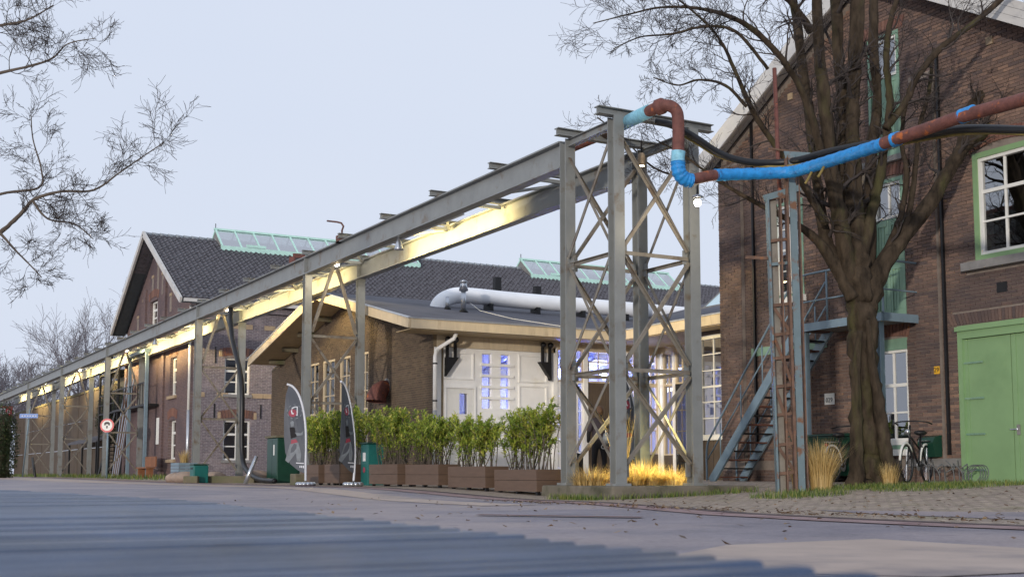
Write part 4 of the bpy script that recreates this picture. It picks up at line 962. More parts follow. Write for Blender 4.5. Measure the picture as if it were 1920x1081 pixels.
brickwork(rh, m_brick_r, 'x', RX, RY0, RY1, zr0, [(RY0, RE - .1), (APY, APZ - .1), (RY1, RE - .1)], bops, near=nearR)
box_part('left_wall', m_mort_r, rh, RX + .4, 32, RY1 - .4, RY1, zr0 - .3, RE); box_part('right_wall', m_mort_r, rh, RX + .4, 32, RY0, RY0 + .4, zr0 - .3, RE)
# black bars put in for the dark of recessed chases; brick pilasters
for y in (15.66, 20.95): box_part('rain_pipe_or_chase', m_black, rh, RX - .07, RX - .015, y - .025, y + .025, .7, 8.2)
for ya, yb_, zt_ in ((15.44, 15.58, 3.3),): pass
for ya, yb_ in ((15.75, 16.3), (21.3, 22.07)):
    pm = MB(); pm.box(RX - .1, RX - .012, ya, yb_, zr0, 7.9 if ya < 18 else 7.4); pm.build('pilaster', m_mort_r, rh)
    brickwork(rh, m_brick_r, 'x', RX - .1, ya, yb_, zr0, [(ya, 7.85 if ya < 18 else 7.35), (yb_, 7.85 if ya < 18 else 7.35)], [(ya, yb_, .48, .64)], nsingle=0)
for a, b in ((15.44, 16.6), (17.4, 20.2), (12.6, 13.1)): box_part('plinth_stone', m_greyst, rh, RX - .125, RX + .02, a, b, .49, .63)
soldier(rh, m_brick_r, 'x', RX, gate[0] - .1, gate[1] + .12, gate[3] + .015, .21, 36, .0, .02)
soldier(rh, m_redbrick, 'x', RX, bd[0] - .1, bd[1] + .1, bd[3] + .01, .27, 12, .05, .03)
soldier(rh, m_redbrick, 'x', RX, uw[0] - .1, uw[1] + .1, uw[3] + .01, .22, 17, .12, .03)
soldier(rh, m_redbrick, 'x', RX, ud[0] - .1, ud[1] + .1, ud[3] + .01, .22, 12, .05, .03)
soldier(rh, m_redbrick, 'x', RX, lw[0] - .05, lw[1] + .05, lw[3] + .01, .26, 11, .04, .02)
for s_ in (uw[1] + .06, bd[1] + .1, bd[0] - .2, ud[0] - .2): box_part('stone_block', m_stone, rh, RX - .04, RX + .05, s_, s_ + .12, (uw[3] if s_ < 15.5 else bd[3]) + .02, (uw[3] if s_ < 15.5 else bd[3]) + .26)
for y, z in ((21.2, 7.15), (14.4, 8.0), (19.6, 8.4)):
    box_part('stone_block', m_stone, rh, RX - .04, RX + .02, y, y + .14, z, z + .14)
# gate
gt = MB(); gt.box(RX - .02, RX + .12, gate[1] - .1, gate[1], zr0, gate[3]); gt.box(RX - .02, RX + .12, gate[0], gate[0] + .1, zr0, gate[3]); gt.box(RX - .03, RX + .12, gate[0] + .1, gate[1] - .1, 2.78, gate[3]); gt.box(RX - .07, RX - .031, gate[0] - .02, gate[1] + .02, gate[3] - .1, gate[3] - .02)
gto = gt.build('gate_frame', m_green, rh)
for a, b in ((gate[0] + .1, 14.292), (14.308, gate[1] - .1)):
    g1 = box_part('gate_leaf', m_green, rh, RX + .03, RX + .09, a, b, zr0 + .05, 2.77)
    box_part('edge_rail', m_green, g1, RX + .018, RX + .029, a, a + .09, zr0 + .05, 2.77); box_part('edge_rail', m_green, g1, RX + .018, RX + .029, b - .09, b, zr0 + .05, 2.77)
    for z in (.42, 1.06, 1.7, 2.34):
        s_ = (b - .42, b) if b > 14.5 else (a, a + .42)
        MB().box(RX + .005, RX + .017, s_[0], s_[1] + .02, z - .018, z + .018).build('strap_hinge', m_green2, g1)
        for k in range(5): MB().ball((RX + .004, s_[0] + .04 + k * .085, z), .014, 1, 6).build('bolt', m_green2, g1)
box_part('lock_plate', m_greyst, gto, RX + .0, RX + .017, 14.17, 14.23, 1.02, 1.2); MB().bar((RX - .03, 14.2, 1.12), (RX - .03, 14.34, 1.12), .02, .02).build('handle', m_galv, gto); MB().bar((RX - .03, 14.2, 1.12), (RX + .03, 14.2, 1.12), .02, .02).build('handle', m_galv, gto)
# windows
def casing(o, mat=m_green, t=.1, d=.02):
    a, b, l, h = o; mb = MB(); mb.box(RX - d, RX + .13, a, a + t, l, h); mb.box(RX - d, RX + .13, b - t, b, l, h); mb.box(RX - d, RX + .13, a + t, b - t, l, l + t); mb.box(RX - d, RX + .13, a + t, b - t, h - t, h); mb.build('casing', mat, rh)
    return (a + t, b - t, l + t, h - t)
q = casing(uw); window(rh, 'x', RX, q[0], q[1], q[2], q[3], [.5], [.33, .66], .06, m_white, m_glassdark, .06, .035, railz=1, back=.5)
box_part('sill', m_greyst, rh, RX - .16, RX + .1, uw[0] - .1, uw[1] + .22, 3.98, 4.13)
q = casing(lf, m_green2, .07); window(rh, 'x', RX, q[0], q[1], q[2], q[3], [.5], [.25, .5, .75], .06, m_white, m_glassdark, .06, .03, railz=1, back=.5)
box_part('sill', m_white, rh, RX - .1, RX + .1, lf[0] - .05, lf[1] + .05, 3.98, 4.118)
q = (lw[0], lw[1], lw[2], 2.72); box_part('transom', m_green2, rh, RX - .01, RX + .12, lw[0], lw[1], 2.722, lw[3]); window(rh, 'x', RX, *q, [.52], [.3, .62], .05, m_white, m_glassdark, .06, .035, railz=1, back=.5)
for z0, z1, mt in ((.9, .978, m_white), (.82, .898, m_green2), (.7, .818, m_white)): box_part('sill', mt, rh, RX - .14, RX + .06, lw[0] - .04, lw[1] + .04, z0, z1)
def loading_door(o, zs, nm):
    a, b, l, h = o; q = casing(o, m_green2, .07)
    window(rh, 'x', RX, q[0], q[1], zs, q[3], [.5], [], .05, m_white, m_glassdark, .06, .035, name='fanlight', back=.5)
    for c0, c1 in ((q[0], (a + b) / 2 - .004), ((a + b) / 2 + .004, q[1])):
        d_ = box_part('door_leaf', m_green2, rh, RX + .04, RX + .09, c0, c1, q[2], zs - .01)
        n = 2; H = zs - q[2]
        mb = MB()
        for z0, z1 in ((0, .05), (.47, .53), (.93, 1)): mb.box(RX + .02, RX + .039, c0, c1, q[2] + H * z0, q[2] + H * z1 - .012)
        mb.build('door_rail', m_green2, d_)
        for s_ in (c0, c1 - .055): box_part('door_stile', m_green2, d_, RX + .016, RX + .019, s_, s_ + .055, q[2], zs - .012)
        for k in range(1, 4): box_part('tongue_board', m_green2, d_, RX + .032, RX + .0385, c0 + (c1 - c0) * k / 4 - .03, c0 + (c1 - c0) * k / 4 + .03, q[2] + H * .06, zs - .1)
loading_door(bd, 5.3, 'x'); loading_door(ud, 8.12, 'x')
box_part('door_sill', m_greyst, rh, RX - .14, RX + .1, ud[0] - .1, ud[1] + .1, 6.38, 6.49)
box_part('green_lintel', m_green2, rh, RX - .03, RX + .02, 18.75, 21.1, 2.94, 3.12)
box_part('air_brick', m_black, rh, RX - .02, RX + .02, 14.3, 14.52, 3.52, 3.7)
# roof and verges
rr = MB(); ov = .42; xb0 = RX - ov
for (ya, za), (yb_, zb_) in (((RY0 - .4, RE - .2), (APY, APZ + .05)), ((APY, APZ + .05), (RY1 + .4, RE - .2))):
    rr.hexa([(xb0, ya, za), (32, ya, za), (32, yb_, zb_), (xb0, yb_, zb_), (xb0, ya, za + .12), (32, ya, za + .12), (32, yb_, zb_ + .12), (xb0, yb_, zb_ + .12)])
rr.build('roof', m_tile, rh)
for (ya, za), (yb_, zb_) in (((RY0 - .45, RE - .23), (APY, APZ + .05)), ((RY1 + .45, RE - .23), (APY, APZ + .05))):
    for k in range(3): MB().bar((xb0 - .03 - .004 * k, ya, za), (xb0 - .03 - .004 * k, yb_, zb_), .05, .125, ov=.1 - .13 * k).build('bargeboard', m_barge, rh)
    for k in range(3): MB().bar((xb0 + .07 + k * .125, ya, za - .03), (xb0 + .07 + k * .125, yb_, zb_ - .03), .115, .03).build('soffit_board', m_verge, rh)
# signs and boxes
t = tag(box_part('number_plate', m_yellow, None, RX - .13, RX - .114, 15.76, 15.88, 2.18, 2.32), 'small yellow square plate with the number 29 on brick pier', 'sign')
def text(s_, p, size, mat, parent, rot, mirror=False, ext=.001):
    c_ = bpy.data.curves.new('lettering', 'FONT'); c_.body = s_; c_.size = size; c_.extrude = ext; c_.align_x = 'CENTER'; c_.align_y = 'CENTER'
    o = bpy.data.objects.new('lettering', c_); me = bpy.data.meshes.new_from_object(o); bpy.data.objects.remove(o)
    o = bpy.data.objects.new('lettering', me); col.objects.link(o); me.materials.append(mat)
    Mx = Matrix.Translation(Vector(p)) @ rot
    if mirror: Mx = Mx @ Matrix.Diagonal((-1, 1, 1, 1))
    me.transform(Mx)
    if parent: L = WLOC.get(parent.name, Vector()); me.transform(Matrix.Translation(-L)); o.parent = parent; o.name = 'lettering'
    return o
ROTX = Matrix(((0, 0, -1, 0), (-1, 0, 0, 0), (0, 1, 0, 0), (0, 0, 0, 1)))   # facing -x
ROTC = Matrix.Rotation(-YAW, 4, 'Z') @ Matrix.Rotation(math.pi / 2, 4, 'X')  # facing the street
text('29', (RX - .134, 15.82, 2.25), .12, m_black, t, ROTX)
t = tag(box_part('house_number_sign', m_white, None, RX - .035, RX - .02, 18.56, 18.84, 1.76, 1.99), 'white square sign reading 029 on brick wall beside tree trunk', 'sign')
text('029', (RX - .04, 18.7, 1.85), .13, m_black, t, ROTX)
t = thing('letter_box', (RX - .1, 15.93, .65), 'dark green letter box mounted on the brick pier', 'letter box')
mb = MB(); mb.prism([(RX - .11, 15.76, .66), (RX - .11, 15.76, 1.06), (RX - .3, 15.76, 1.02), (RX - .36, 15.76, .92), (RX - .3, 15.76, .66)], (0, .36, 0)); mb.build('body', m_dkgreen, t, bevel=.015)
box_part('slot', m_black, t, RX - .365, RX - .35, 15.82, 16.06, .93, .95)
t = thing('waste_container', (17.3, 18.2, zg(17, 19)), 'dark green waste container against the wall behind rusty post', 'container')
zc = zg(17, 19)
MB().hexa([(17.0, 17.75, zc + .12), (17.7, 17.75, zc + .12), (17.7, 18.75, zc + .12), (17.0, 18.75, zc + .12), (16.9, 17.65, 1.08), (17.75, 17.65, 1.08), (17.75, 18.85, 1.08), (16.9, 18.85, 1.08)]).build('tub', m_dkgreen, t, bevel=.02)
MB().hexa([(16.86, 17.6, 1.085), (17.78, 17.6, 1.085), (17.78, 18.9, 1.085), (16.86, 18.9, 1.085), (16.9, 17.65, 1.12), (17.78, 17.65, 1.17), (17.78, 18.85, 1.17), (16.9, 18.85, 1.12)]).build('lid', m_dkgreen, t, bevel=.02)
for xx in (17.1, 17.55):
    for yy in (17.85, 18.6): MB().lathe([(.07, -.025), (.07, .025)], (xx, yy, zc + .07), 12, (0, 1, 0)).build('wheel', m_black, t)

# ------------------------------------------------------------------ outside stair and balcony
SX0, SX1 = 16.85, 17.68
sb_y, st_y = 21.25, 18.45; sz0, sz1 = zg(17, 21), 3.3
ss = thing('outside_stair', (17.2, 20, sz0), 'steel outside stair with blue grey rails climbing to the balcony', 'stair')
def sp(y): return sz0 + (sb_y - y) / (sb_y - st_y) * (sz1 - sz0)
for x in (SX0, SX1):
    mb = MB(); mb.bar((x, sb_y + .05, sz0), (x, st_y, sz1 - .03), .05, .2); mb.build('stringer', m_steel_blue, ss)
nt_ = 17
for k in range(nt_):
    y = sb_y + (st_y - sb_y) * (k + .5) / nt_; z = sz0 + (sz1 - sz0) * (k + .6) / nt_
    box_part('tread', m_black if k % 2 else m_rustiron, ss, SX0 + .03, SX1 - .03, y - .12, y + .12, z - .03, z)
for x in (SX0, SX1):
    mb = MB(); mb.tube(smooth([(x, sb_y + .2, sz0 + .02), (x, sb_y + .22, sz0 + .75), (x, sb_y + .05, sz0 + 1.0), (x, st_y + .1, sz1 + .95)], 2), .022, 8); mb.build('handrail', m_steel_blue, ss, True)
    mb = MB(); mb.tube([(x, sb_y + .2, sz0 + .45), (x, st_y + .1, sz1 + .45)], .016, 8); mb.build('midrail', m_steel_blue, ss, True)
    for k in range(4):
        y = sb_y + (st_y - sb_y) * (k + .4) / 4; mb = MB(); mb.tube([(x, y, sp(y)), (x, y, sp(y) + .95)], .016, 6); mb.build('baluster', m_steel_blue, ss, True)
bl_ = thing('balcony', (17.3, 17.3, 3.2), 'blue grey steel balcony with tube railing in front of the green loading door', 'balcony')
BY0 = 16.25
mb = MB(); mb.box(16.9, RX - .016, BY0, st_y, 3.22, 3.3); mb.build('deck', m_greyst, bl_)
for x in (16.88,): box_part('edge_beam', m_steel_blue, bl_, x - .03, x + .018, BY0, st_y, 3.16, 3.315)
box_part('edge_beam', m_steel_blue, bl_, 16.9, RX - .02, BY0 - .03, BY0 - .001, 3.16, 3.315)
def rail(pts, r=.022): MB().tube(smooth(pts, 2), r, 8).build('railing', m_steel_blue, bl_, True)
rail([(16.9, BY0, 3.3), (16.9, BY0, 4.2), (16.9, BY0, 4.27), (16.9, BY0 + .1, 4.3), (16.9, 17.45, 4.3), (16.9, st_y - .1, 4.3), (16.9, st_y, 4.27), (16.9, st_y, 4.2), (16.9, st_y, 3.3)])
for z in (3.75,): rail([(16.9, BY0, z), (16.9, st_y, z)], .016)
rail([(16.9, BY0, 4.3), (RX - .02, BY0, 4.3)]); rail([(16.9, BY0, 3.75), (RX - .02, BY0, 3.75)], .016)
for y in (16.95, 17.7): MB().tube([(16.9, y, 3.3), (16.9, y, 4.3)], .02, 8).build('baluster', m_steel_blue, bl_, True)
for y in (16.42, 18.4): mb = MB(); mb.ibeam((16.98, y, zg(17, y)), (16.98, y, 3.16), .1, .1, .012, .01, up=(0, 1, 0)); mb.build('leg', m_steel_blue, bl_)

# ------------------------------------------------------------------ bare trees
def perp(d):
    a = Vector((random.gauss(0, 1), random.gauss(0, 1), random.gauss(0, 1))); a -= d * a.dot(d)
    return a.normalized() if a.length > 1e-6 else d.orthogonal().normalized()
def branch(mb, p, d, L, r, lvl, cfg):
    n = max(3, min(7, int(L / cfg['seg']) + 2)); pts = [p.copy()]; rs = [r]; q = p.copy(); dd = d.copy()
    for i in range(n):
        dd = (dd + perp(dd) * cfg['wob'] + Vector((0, 0, cfg['up']))).normalized(); q = q + dd * (L / n); pts.append(q.copy()); rs.append(max(cfg['rmin'], r * (1 - .75 * (i + 1) / n)))
    mb.tube(pts, rs, 7 if r > .05 else (5 if r > .02 else 3), cap=False)
    if lvl <= 0: return
    nc = cfg['kids'] + random.randint(-1, 1)
    for k in range(nc):
        t = .25 + .75 * (k + random.random()) / nc; i = min(n - 1, int(t * n)); f = t * n - i
        b = pts[i].lerp(pts[i + 1], f); dr = (pts[i + 1] - pts[i]).normalized()
        nd = (dr * math.cos(cfg['ang']) + perp(dr) * math.sin(cfg['ang']) * random.uniform(.7, 1.2)).normalized()
        branch(mb, b, nd, L * random.uniform(.38, .68) * cfg.get('lk', 1), max(cfg['rmin'], rs[i] * .55), lvl - 1, cfg)
def limb(mb, tw, pts, depth, d1, kids, klen, lvl, cfg, n=9, side=True, start=.2):
    P = [ond(u, v, depth + (d1 - depth) * i / (len(pts) - 1)) for i, (u, v, w_) in enumerate(pts)]
    R_ = [w_ * (.74 if n > 12 or len(pts) < 6 else .61) / 2 * (depth + (d1 - depth) * i / (len(pts) - 1)) / 2310 for i, (u, v, w_) in enumerate(pts)]
    Q = []; RR = []
    for i in range(len(P) - 1):
        p0 = P[max(i - 1, 0)]; p1 = P[i]; p2 = P[i + 1]; p3 = P[min(i + 2, len(P) - 1)]
        for k in range(6):
            t = k / 6; Q.append(.5 * ((2 * p1) + (p2 - p0) * t + (2 * p0 - 5 * p1 + 4 * p2 - p3) * t * t + (3 * p1 - p0 - 3 * p2 + p3) * t ** 3)); RR.append((R_[i] * (1 - t) + R_[i + 1] * t) * random.uniform(.93, 1.08))
    Q.append(P[-1]); RR.append(R_[-1])
    for i in range(1, len(Q) - 1): Q[i] = Q[i] + perp(Vector((0, 0, 1))) * RR[i] * random.uniform(0, .22)
    mb.tube(Q, RR, n * 2 if n > 9 else n, cap=True, rid=.17 if n > 9 else .12)
    for k in range(kids):
        t = start + (1 - start) * (k + random.random()) / kids; i = min(len(Q) - 2, int(t * (len(Q) - 1)))
        dr = (Q[i + 1] - Q[i]).normalized(); pv_ = perp(dr); pv_ = (pv_ + Vector((0, 0, .25))).normalized()
        nd = (dr * .6 + pv_ * .8).normalized(); branch(tw, Q[i], nd, klen * random.uniform(.5, 1.2), max(cfg['rmin'], RR[i] * .4), lvl, cfg)
TCFG = dict(seg=.14, wob=.28, up=.03, kids=5, ang=.75, rmin=.003, lk=1.)
tb = ond(1640, 906, 20.8); tz = zg(tb.x, tb.y)
tree = thing('bare_tree', (tb.x, tb.y, tz), 'big gnarled bare tree with thick forked trunk in front of the tall brick house', 'tree')
trk = MB(); tw = MB()
D0 = 20.8
limb(trk, tw, [(1640, 926, 112), (1640, 905, 92), (1636, 860, 78), (1626, 780, 72), (1620, 700, 70), (1616, 620, 70), (1613, 550, 68), (1611, 490, 58), (1606, 440, 40)], D0, D0, 0, 0, 0, TCFG, 16)
limb(trk, tw, [(1598, 926, 46), (1606, 880, 34), (1606, 800, 28), (1606, 700, 22), (1612, 620, 12)], D0 - .3, D0 - .25, 0, 0, 0, TCFG, 10)
limb(trk, tw, [(1684, 926, 46), (1668, 880, 38), (1654, 800, 32), (1638, 700, 24), (1626, 600, 12)], D0 - .3, D0 - .25, 0, 0, 0, TCFG, 10)
limb(trk, tw, [(1622, 580, 60), (1650, 505, 56), (1692, 447, 50), (1740, 385, 44), (1782, 318, 42), (1812, 270, 42), (1850, 245, 36), (1900, 205, 34), (1960, 150, 30)], D0, D0 + .9, 12, .8, 2, TCFG, 12, start=.45)
limb(trk, tw, [(1804, 285, 38), (1812, 220, 34), (1838, 182, 30), (1880, 150, 28), (1925, 105, 26), (1990, 40, 22)], D0 + .6, D0 + 1.0, 10, .7, 2, TCFG, 10)
limb(trk, tw, [(1604, 560, 56), (1585, 470, 48), (1568, 380, 44), (1556, 290, 40), (1546, 200, 38), (1536, 100, 34), (1530, -30, 30)], D0, D0 - .5, 12, .9, 2, TCFG, 10)
limb(trk, tw, [(1612, 520, 56), (1606, 420, 50), (1600, 330, 46), (1598, 230, 44), (1602, 120, 42), (1610, -30, 40)], D0, D0 + .2, 12, .9, 2, TCFG, 12)
limb(trk, tw, [(1616, 480, 48), (1634, 400, 34), (1650, 330, 28), (1662, 250, 27), (1668, 190, 25), (1662, 120, 20), (1668, 50, 18), (1690, -30, 16)], D0, D0 - .4, 10, .7, 2, TCFG, 8)
limb(trk, tw, [(1660, 240, 26), (1695, 195, 24), (1722, 140, 22), (1770, 85, 20), (1830, 40, 18), (1900, -20, 16)], D0 - .3, D0 - .6, 14, .8, 2, TCFG, 8)
limb(trk, tw, [(1690, 445, 22), (1706, 390, 20), (1716, 320, 18), (1724, 240, 15), (1742, 170, 12), (1750, 90, 8)], D0 + .2, D0 + .3, 9, .7, 2, TCFG, 7)
limb(trk, tw, [(1570, 390, 30), (1540, 290, 26), (1512, 190, 25), (1480, 130, 20), (1430, 70, 17), (1375, 34, 14), (1310, 16, 10), (1240, 14, 7), (1180, 27, 5), (1112, 44, 3)], D0 - .2, D0 - 1.5, 30, .75, 2, TCFG, 8, start=.3)
limb(trk, tw, [(1548, 420, 26), (1505, 345, 22), (1455, 275, 20), (1415, 215, 17), (1385, 150, 14), (1356, 85, 10), (1320, 40, 7), (1260, -10, 5)], D0 - .2, D0 - 1.2, 24, .7, 2, TCFG, 8, start=.3)
limb(trk, tw, [(1590, 540, 44), (1540, 460, 32), (1500, 425, 22), (1440, 392, 16), (1385, 362, 13), (1335, 330, 9), (1280, 290, 6), (1230, 262, 4)], D0, D0 - .4, 26, .6, 2, TCFG, 8, start=.35)
limb(trk, tw, [(1440, 130, 12), (1380, 60, 10), (1320, 50, 9), (1260, 64, 7), (1200, 70, 5), (1150, 92, 3)], D0 - 1.0, D0 - 1.6, 26, .55, 2, TCFG, 6)
limb(trk, tw, [(1520, 60, 24), (1480, 0, 20), (1420, -40, 16)], D0, D0 - .6, 10, .9, 2, TCFG, 6)
limb(trk, tw, [(1400, 200, 10), (1360, 160, 8), (1310, 150, 6), (1270, 160, 4), (1225, 145, 3)], D0 - 1.0, D0 - 1.4, 16, .45, 2, TCFG, 6)
limb(trk, tw, [(1330, 335, 8), (1270, 330, 6), (1220, 310, 5), (1170, 260, 4), (1120, 220, 3)], D0 + 1.5, D0 + 1.5, 20, .6, 2, TCFG, 6)
limb(trk, tw, [(1600, 560, 46), (1570, 500, 40), (1545, 440, 34), (1532, 350, 30), (1520, 240, 30), (1505, 130, 28), (1490, 20, 24), (1480, -40, 22)], D0 - .1, D0 + .5, 12, .8, 2, TCFG, 10)
limb(trk, tw, [(1622, 540, 46), (1632, 460, 38), (1630, 380, 36), (1636, 280, 34), (1645, 180, 30), (1638, 80, 30), (1640, -30, 28)], D0 + .2, D0 + .9, 10, .8, 2, TCFG, 10)
limb(trk, tw, [(1640, 520, 36), (1668, 460, 26), (1690, 400, 20), (1700, 330, 18), (1690, 260, 14), (1700, 190, 10)], D0 + .1, D0 + .5, 8, .6, 2, TCFG, 7)
limb(trk, tw, [(1606, 430, 34), (1584, 330, 32), (1580, 220, 30), (1572, 110, 28), (1566, -30, 26)], D0 + .2, D0 + .4, 8, .8, 2, TCFG, 10)
trk.build('trunk', m_bark, tree, True); tw.build('crown', m_twig, tree, True)
# tree at the left edge: its trunk stands outside the frame
D1 = 15.5
lt0 = ond(-330, 905, D1); ltree = thing('overhanging_tree', (lt0.x, lt0.y, zg(lt0.x, lt0.y)), 'bare tree reaching fine drooping branches into the sky beside the far gable', 'tree')
trk = MB(); tw = MB(); LC = dict(seg=.12, wob=.3, up=.012, kids=6, ang=.7, rmin=.0024, lk=1.)
limb(trk, tw, [(-330, 950, 90), (-330, 700, 66), (-300, 560, 56), (-290, 350, 46), (-280, 0, 40), (-280, -300, 26)], D1, D1, 8, 1.4, 2, LC, 10)
limb(trk, tw, [(-300, 580, 34), (-150, 520, 24), (-60, 476, 18), (0, 436, 15), (38, 402, 13), (64, 374, 11), (115, 359, 8), (176, 356, 6), (226, 322, 5), (270, 292, 4), (306, 268, 2.6)], D1, D1 - .8, 26, .5, 2, LC, 8, start=.4)
limb(trk, tw, [(-200, 540, 18), (-80, 400, 12), (0, 364, 9), (72, 352, 7), (78, 320, 5), (62, 262, 4), (58, 215, 3)], D1, D1 - .4, 15, .42, 2, LC, 7, start=.4)
limb(trk, tw, [(-280, 250, 26), (-120, 180, 16), (-30, 145, 11), (60, 123, 8), (100, 108, 6), (128, 82, 4), (180, 72, 2.6)], D1, D1 - 1, 18, .46, 2, LC, 7, start=.4)
limb(trk, tw, [(-280, 120, 20), (-100, 70, 13), (0, 48, 8), (50, 38, 5), (100, 10, 3)], D1, D1 - .5, 15, .5, 2, LC, 7, start=.4)
limb(trk, tw, [(0, 436, 8), (30, 470, 5), (60, 500, 3.5), (78, 520, 2.5)], D1 - .3, D1 - .4, 12, .4, 2, LC, 6)
limb(trk, tw, [(60, 375, 8), (90, 410, 5), (140, 420, 4), (175, 448, 2.6)], D1 - .4, D1 - .5, 14, .4, 2, LC, 6)
trk.build('trunk', m_bark2, ltree, True); tw.build('crown', m_twig, ltree, True)
def far_tree(u, vb, d, h, label, kids=6, lvl=3, r=.3):
    p = ond(u, vb, d); z = zg(p.x, p.y); t = thing('far_bare_tree', (p.x, p.y, z), label, 'tree', 'bare trees beyond the gantry')
    trk = MB(); tw = MB(); cf = dict(seg=h * .06, wob=.16, up=.05, kids=kids, ang=.62, rmin=.014 * d / 120, lk=1.)
    base = Vector((p.x, p.y, z)); trk.tube([base, base + Vector((0, 0, h * .2)), base + Vector((.2, 0, h * .4)), base + Vector((.1, .1, h * .62))], [r, r * .8, r * .65, r * .4], 8)
    for k in range(11):
        a = random.uniform(0, 6.28); zz = h * random.uniform(.22, .6); dv = Vector((math.cos(a), math.sin(a), random.uniform(.7, 1.8))).normalized()
        branch(tw, base + Vector((.1, 0, zz)), dv, h * random.uniform(.32, .5), r * .45, lvl, cf)
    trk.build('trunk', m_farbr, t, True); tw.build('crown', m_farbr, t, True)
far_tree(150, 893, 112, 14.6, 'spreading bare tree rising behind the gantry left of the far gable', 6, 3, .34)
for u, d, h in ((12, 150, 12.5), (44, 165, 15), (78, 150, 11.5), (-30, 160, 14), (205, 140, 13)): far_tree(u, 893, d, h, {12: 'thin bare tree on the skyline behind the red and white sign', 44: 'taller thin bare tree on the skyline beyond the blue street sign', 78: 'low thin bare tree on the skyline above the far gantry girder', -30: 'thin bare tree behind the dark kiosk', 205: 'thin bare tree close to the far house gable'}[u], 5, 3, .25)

# ------------------------------------------------------------------ planters and shrubs
def leaf(mb, p, d, L, w_, r):
    d = d.normalized(); s_ = d.cross(Vector((0, 0, 1))); s_ = s_.normalized() if s_.length > .01 else Vector((1, 0, 0)); up = s_.cross(d)
    m = p + d * L * .5 + up * L * .06; e_ = p + d * L - up * L * .1
    mb.poly([p, m - s_ * w_ + up * w_ * .4, e_, m], r); mb.poly([p, m, e_, m + s_ * w_ + up * w_ * .4], r)
def shrub(x0, x1, y0, y1, zb, h, n, label):
    c = Vector(((x0 + x1) / 2, (y0 + y1) / 2, zb)); t = thing('laurel_shrub', c, label, 'shrub', 'shrubs growing in the brown planters')
    st_ = MB(); lf_ = MB()
    for k in range(n):
        p = Vector((random.uniform(x0, x1), random.uniform(y0, y1), zb - .06)); top = p + Vector((random.gauss(0, .16), random.gauss(0, .16), h * random.uniform(.72, 1.06)))
        mid = p.lerp(top, .5) + Vector((random.gauss(0, .05), random.gauss(0, .05), 0)); pts = smooth([p, mid, top], 2); st_.tube(pts, [.011 * (1 - .6 * i / (len(pts) - 1)) for i in range(len(pts))], 4)
        ends = [(top, (top - mid).normalized(), 1.)]
        for j in range(random.randint(3, 5)):
            f = random.uniform(.45, .95); i = int(f * (len(pts) - 1)); q = pts[i]; dv = Vector((random.gauss(0, 1), random.gauss(0, 1), random.uniform(.8, 1.8))).normalized(); e_ = q + dv * random.uniform(.15, .32)
            st_.tube([q, e_], [.006, .004], 4); ends.append((e_, dv, .8))
        for e_, dv, sc_ in ends:
            tone = random.uniform(.15, .75)
            for l in range(random.randint(16, 24)):
                b_ = e_ - dv * random.uniform(0, .2); o = perp(dv); ld = (dv * random.uniform(.25, 1.1) + o + Vector((0, 0, random.uniform(-.2, .3)))).normalized()
                leaf(lf_, b_, ld, random.uniform(.095, .165) * sc_, random.uniform(.014, .022), min(.99, max(.01, tone + random.gauss(0, .2))))
        for l in range(10):
            q = p.lerp(top, random.uniform(.18, .8)); leaf(lf_, q, Vector((random.gauss(0, 1), random.gauss(0, 1), random.uniform(-.1, .8))), random.uniform(.07, .11), .013, min(.99, max(.01, random.gauss(.35, .2))))
    st_.build('stems', m_bark2, t, True); kind(lf_.build('foliage', m_leaf, t), 'stuff')
def planter(x0, x1, y0, y1, h, label, shrubs, slabel, hs, ns):
    z = zg((x0 + x1) / 2, (y0 + y1) / 2) - .004; t = thing('planter', ((x0 + x1) / 2, (y0 + y1) / 2, z), label, 'planter', 'brown planters along the gantry')
    f = .055; hh = (h - f) / 2; g = .006
    for k in range(2):
        z0 = z + f + hh * k + (g if k else 0); z1 = z + f + hh * (k + 1)
        for nm, a in (('plank', (x0, x0 + .03, y0, y1)), ('plank', (x1 - .03, x1, y0, y1)), ('plank', (x0 + .032, x1 - .032, y0 + .002, y0 + .03)), ('plank', (x0 + .032, x1 - .032, y1 - .03, y1 - .002))):
            box_part(nm, m_planter, t, a[0] - (.004 if k else 0) * (a[0] == x0), a[1], a[2], a[3], z0, z1)
    for x in (x0 + .05, x1 - .1):
        for y in (y0 + .06, (y0 + y1) / 2, y1 - .12): box_part('foot', m_black, t, x, x + .06, y, y + .06, z - .01, z + f + .02)
    box_part('soil', m_dark, t, x0 + .03, x1 - .03, y0 + .03, y1 - .03, z + f, z + h - .05)
    N = max(1, int(round((y1 - y0) / .85)))
    for k in range(N): shrub_lab = slabel if N == 1 else slabel.replace('laurel shrub', 'laurel shrub at the %s end' % ('tower' if k == 0 else 'banner' if k == N - 1 else 'middle'), 1); shrub(x0 + .1, x1 - .1, y0 + .1 + (y1 - y0 - .2) * k / N, y0 + .1 + (y1 - y0 - .2) * (k + 1) / N, z + h - .03, hs * random.uniform(.84, 1.12), ns, shrub_lab)
pa = 10.6
def yy_(u, x=10.6): return onx(u, 905, x).y
specs = [(927, 1004, .56, 'brown planter against the concrete tower plinth'), (840, 910, .5, 'brown planter, second from the tower plinth'), (760, 822, .5, 'brown planter, third from the tower plinth'), (692, 745, .5, 'brown planter, fourth from the tower plinth, beside the leaning banner'), (563, 597, .6, 'brown planter beside the upright feather banner, last of its row')]
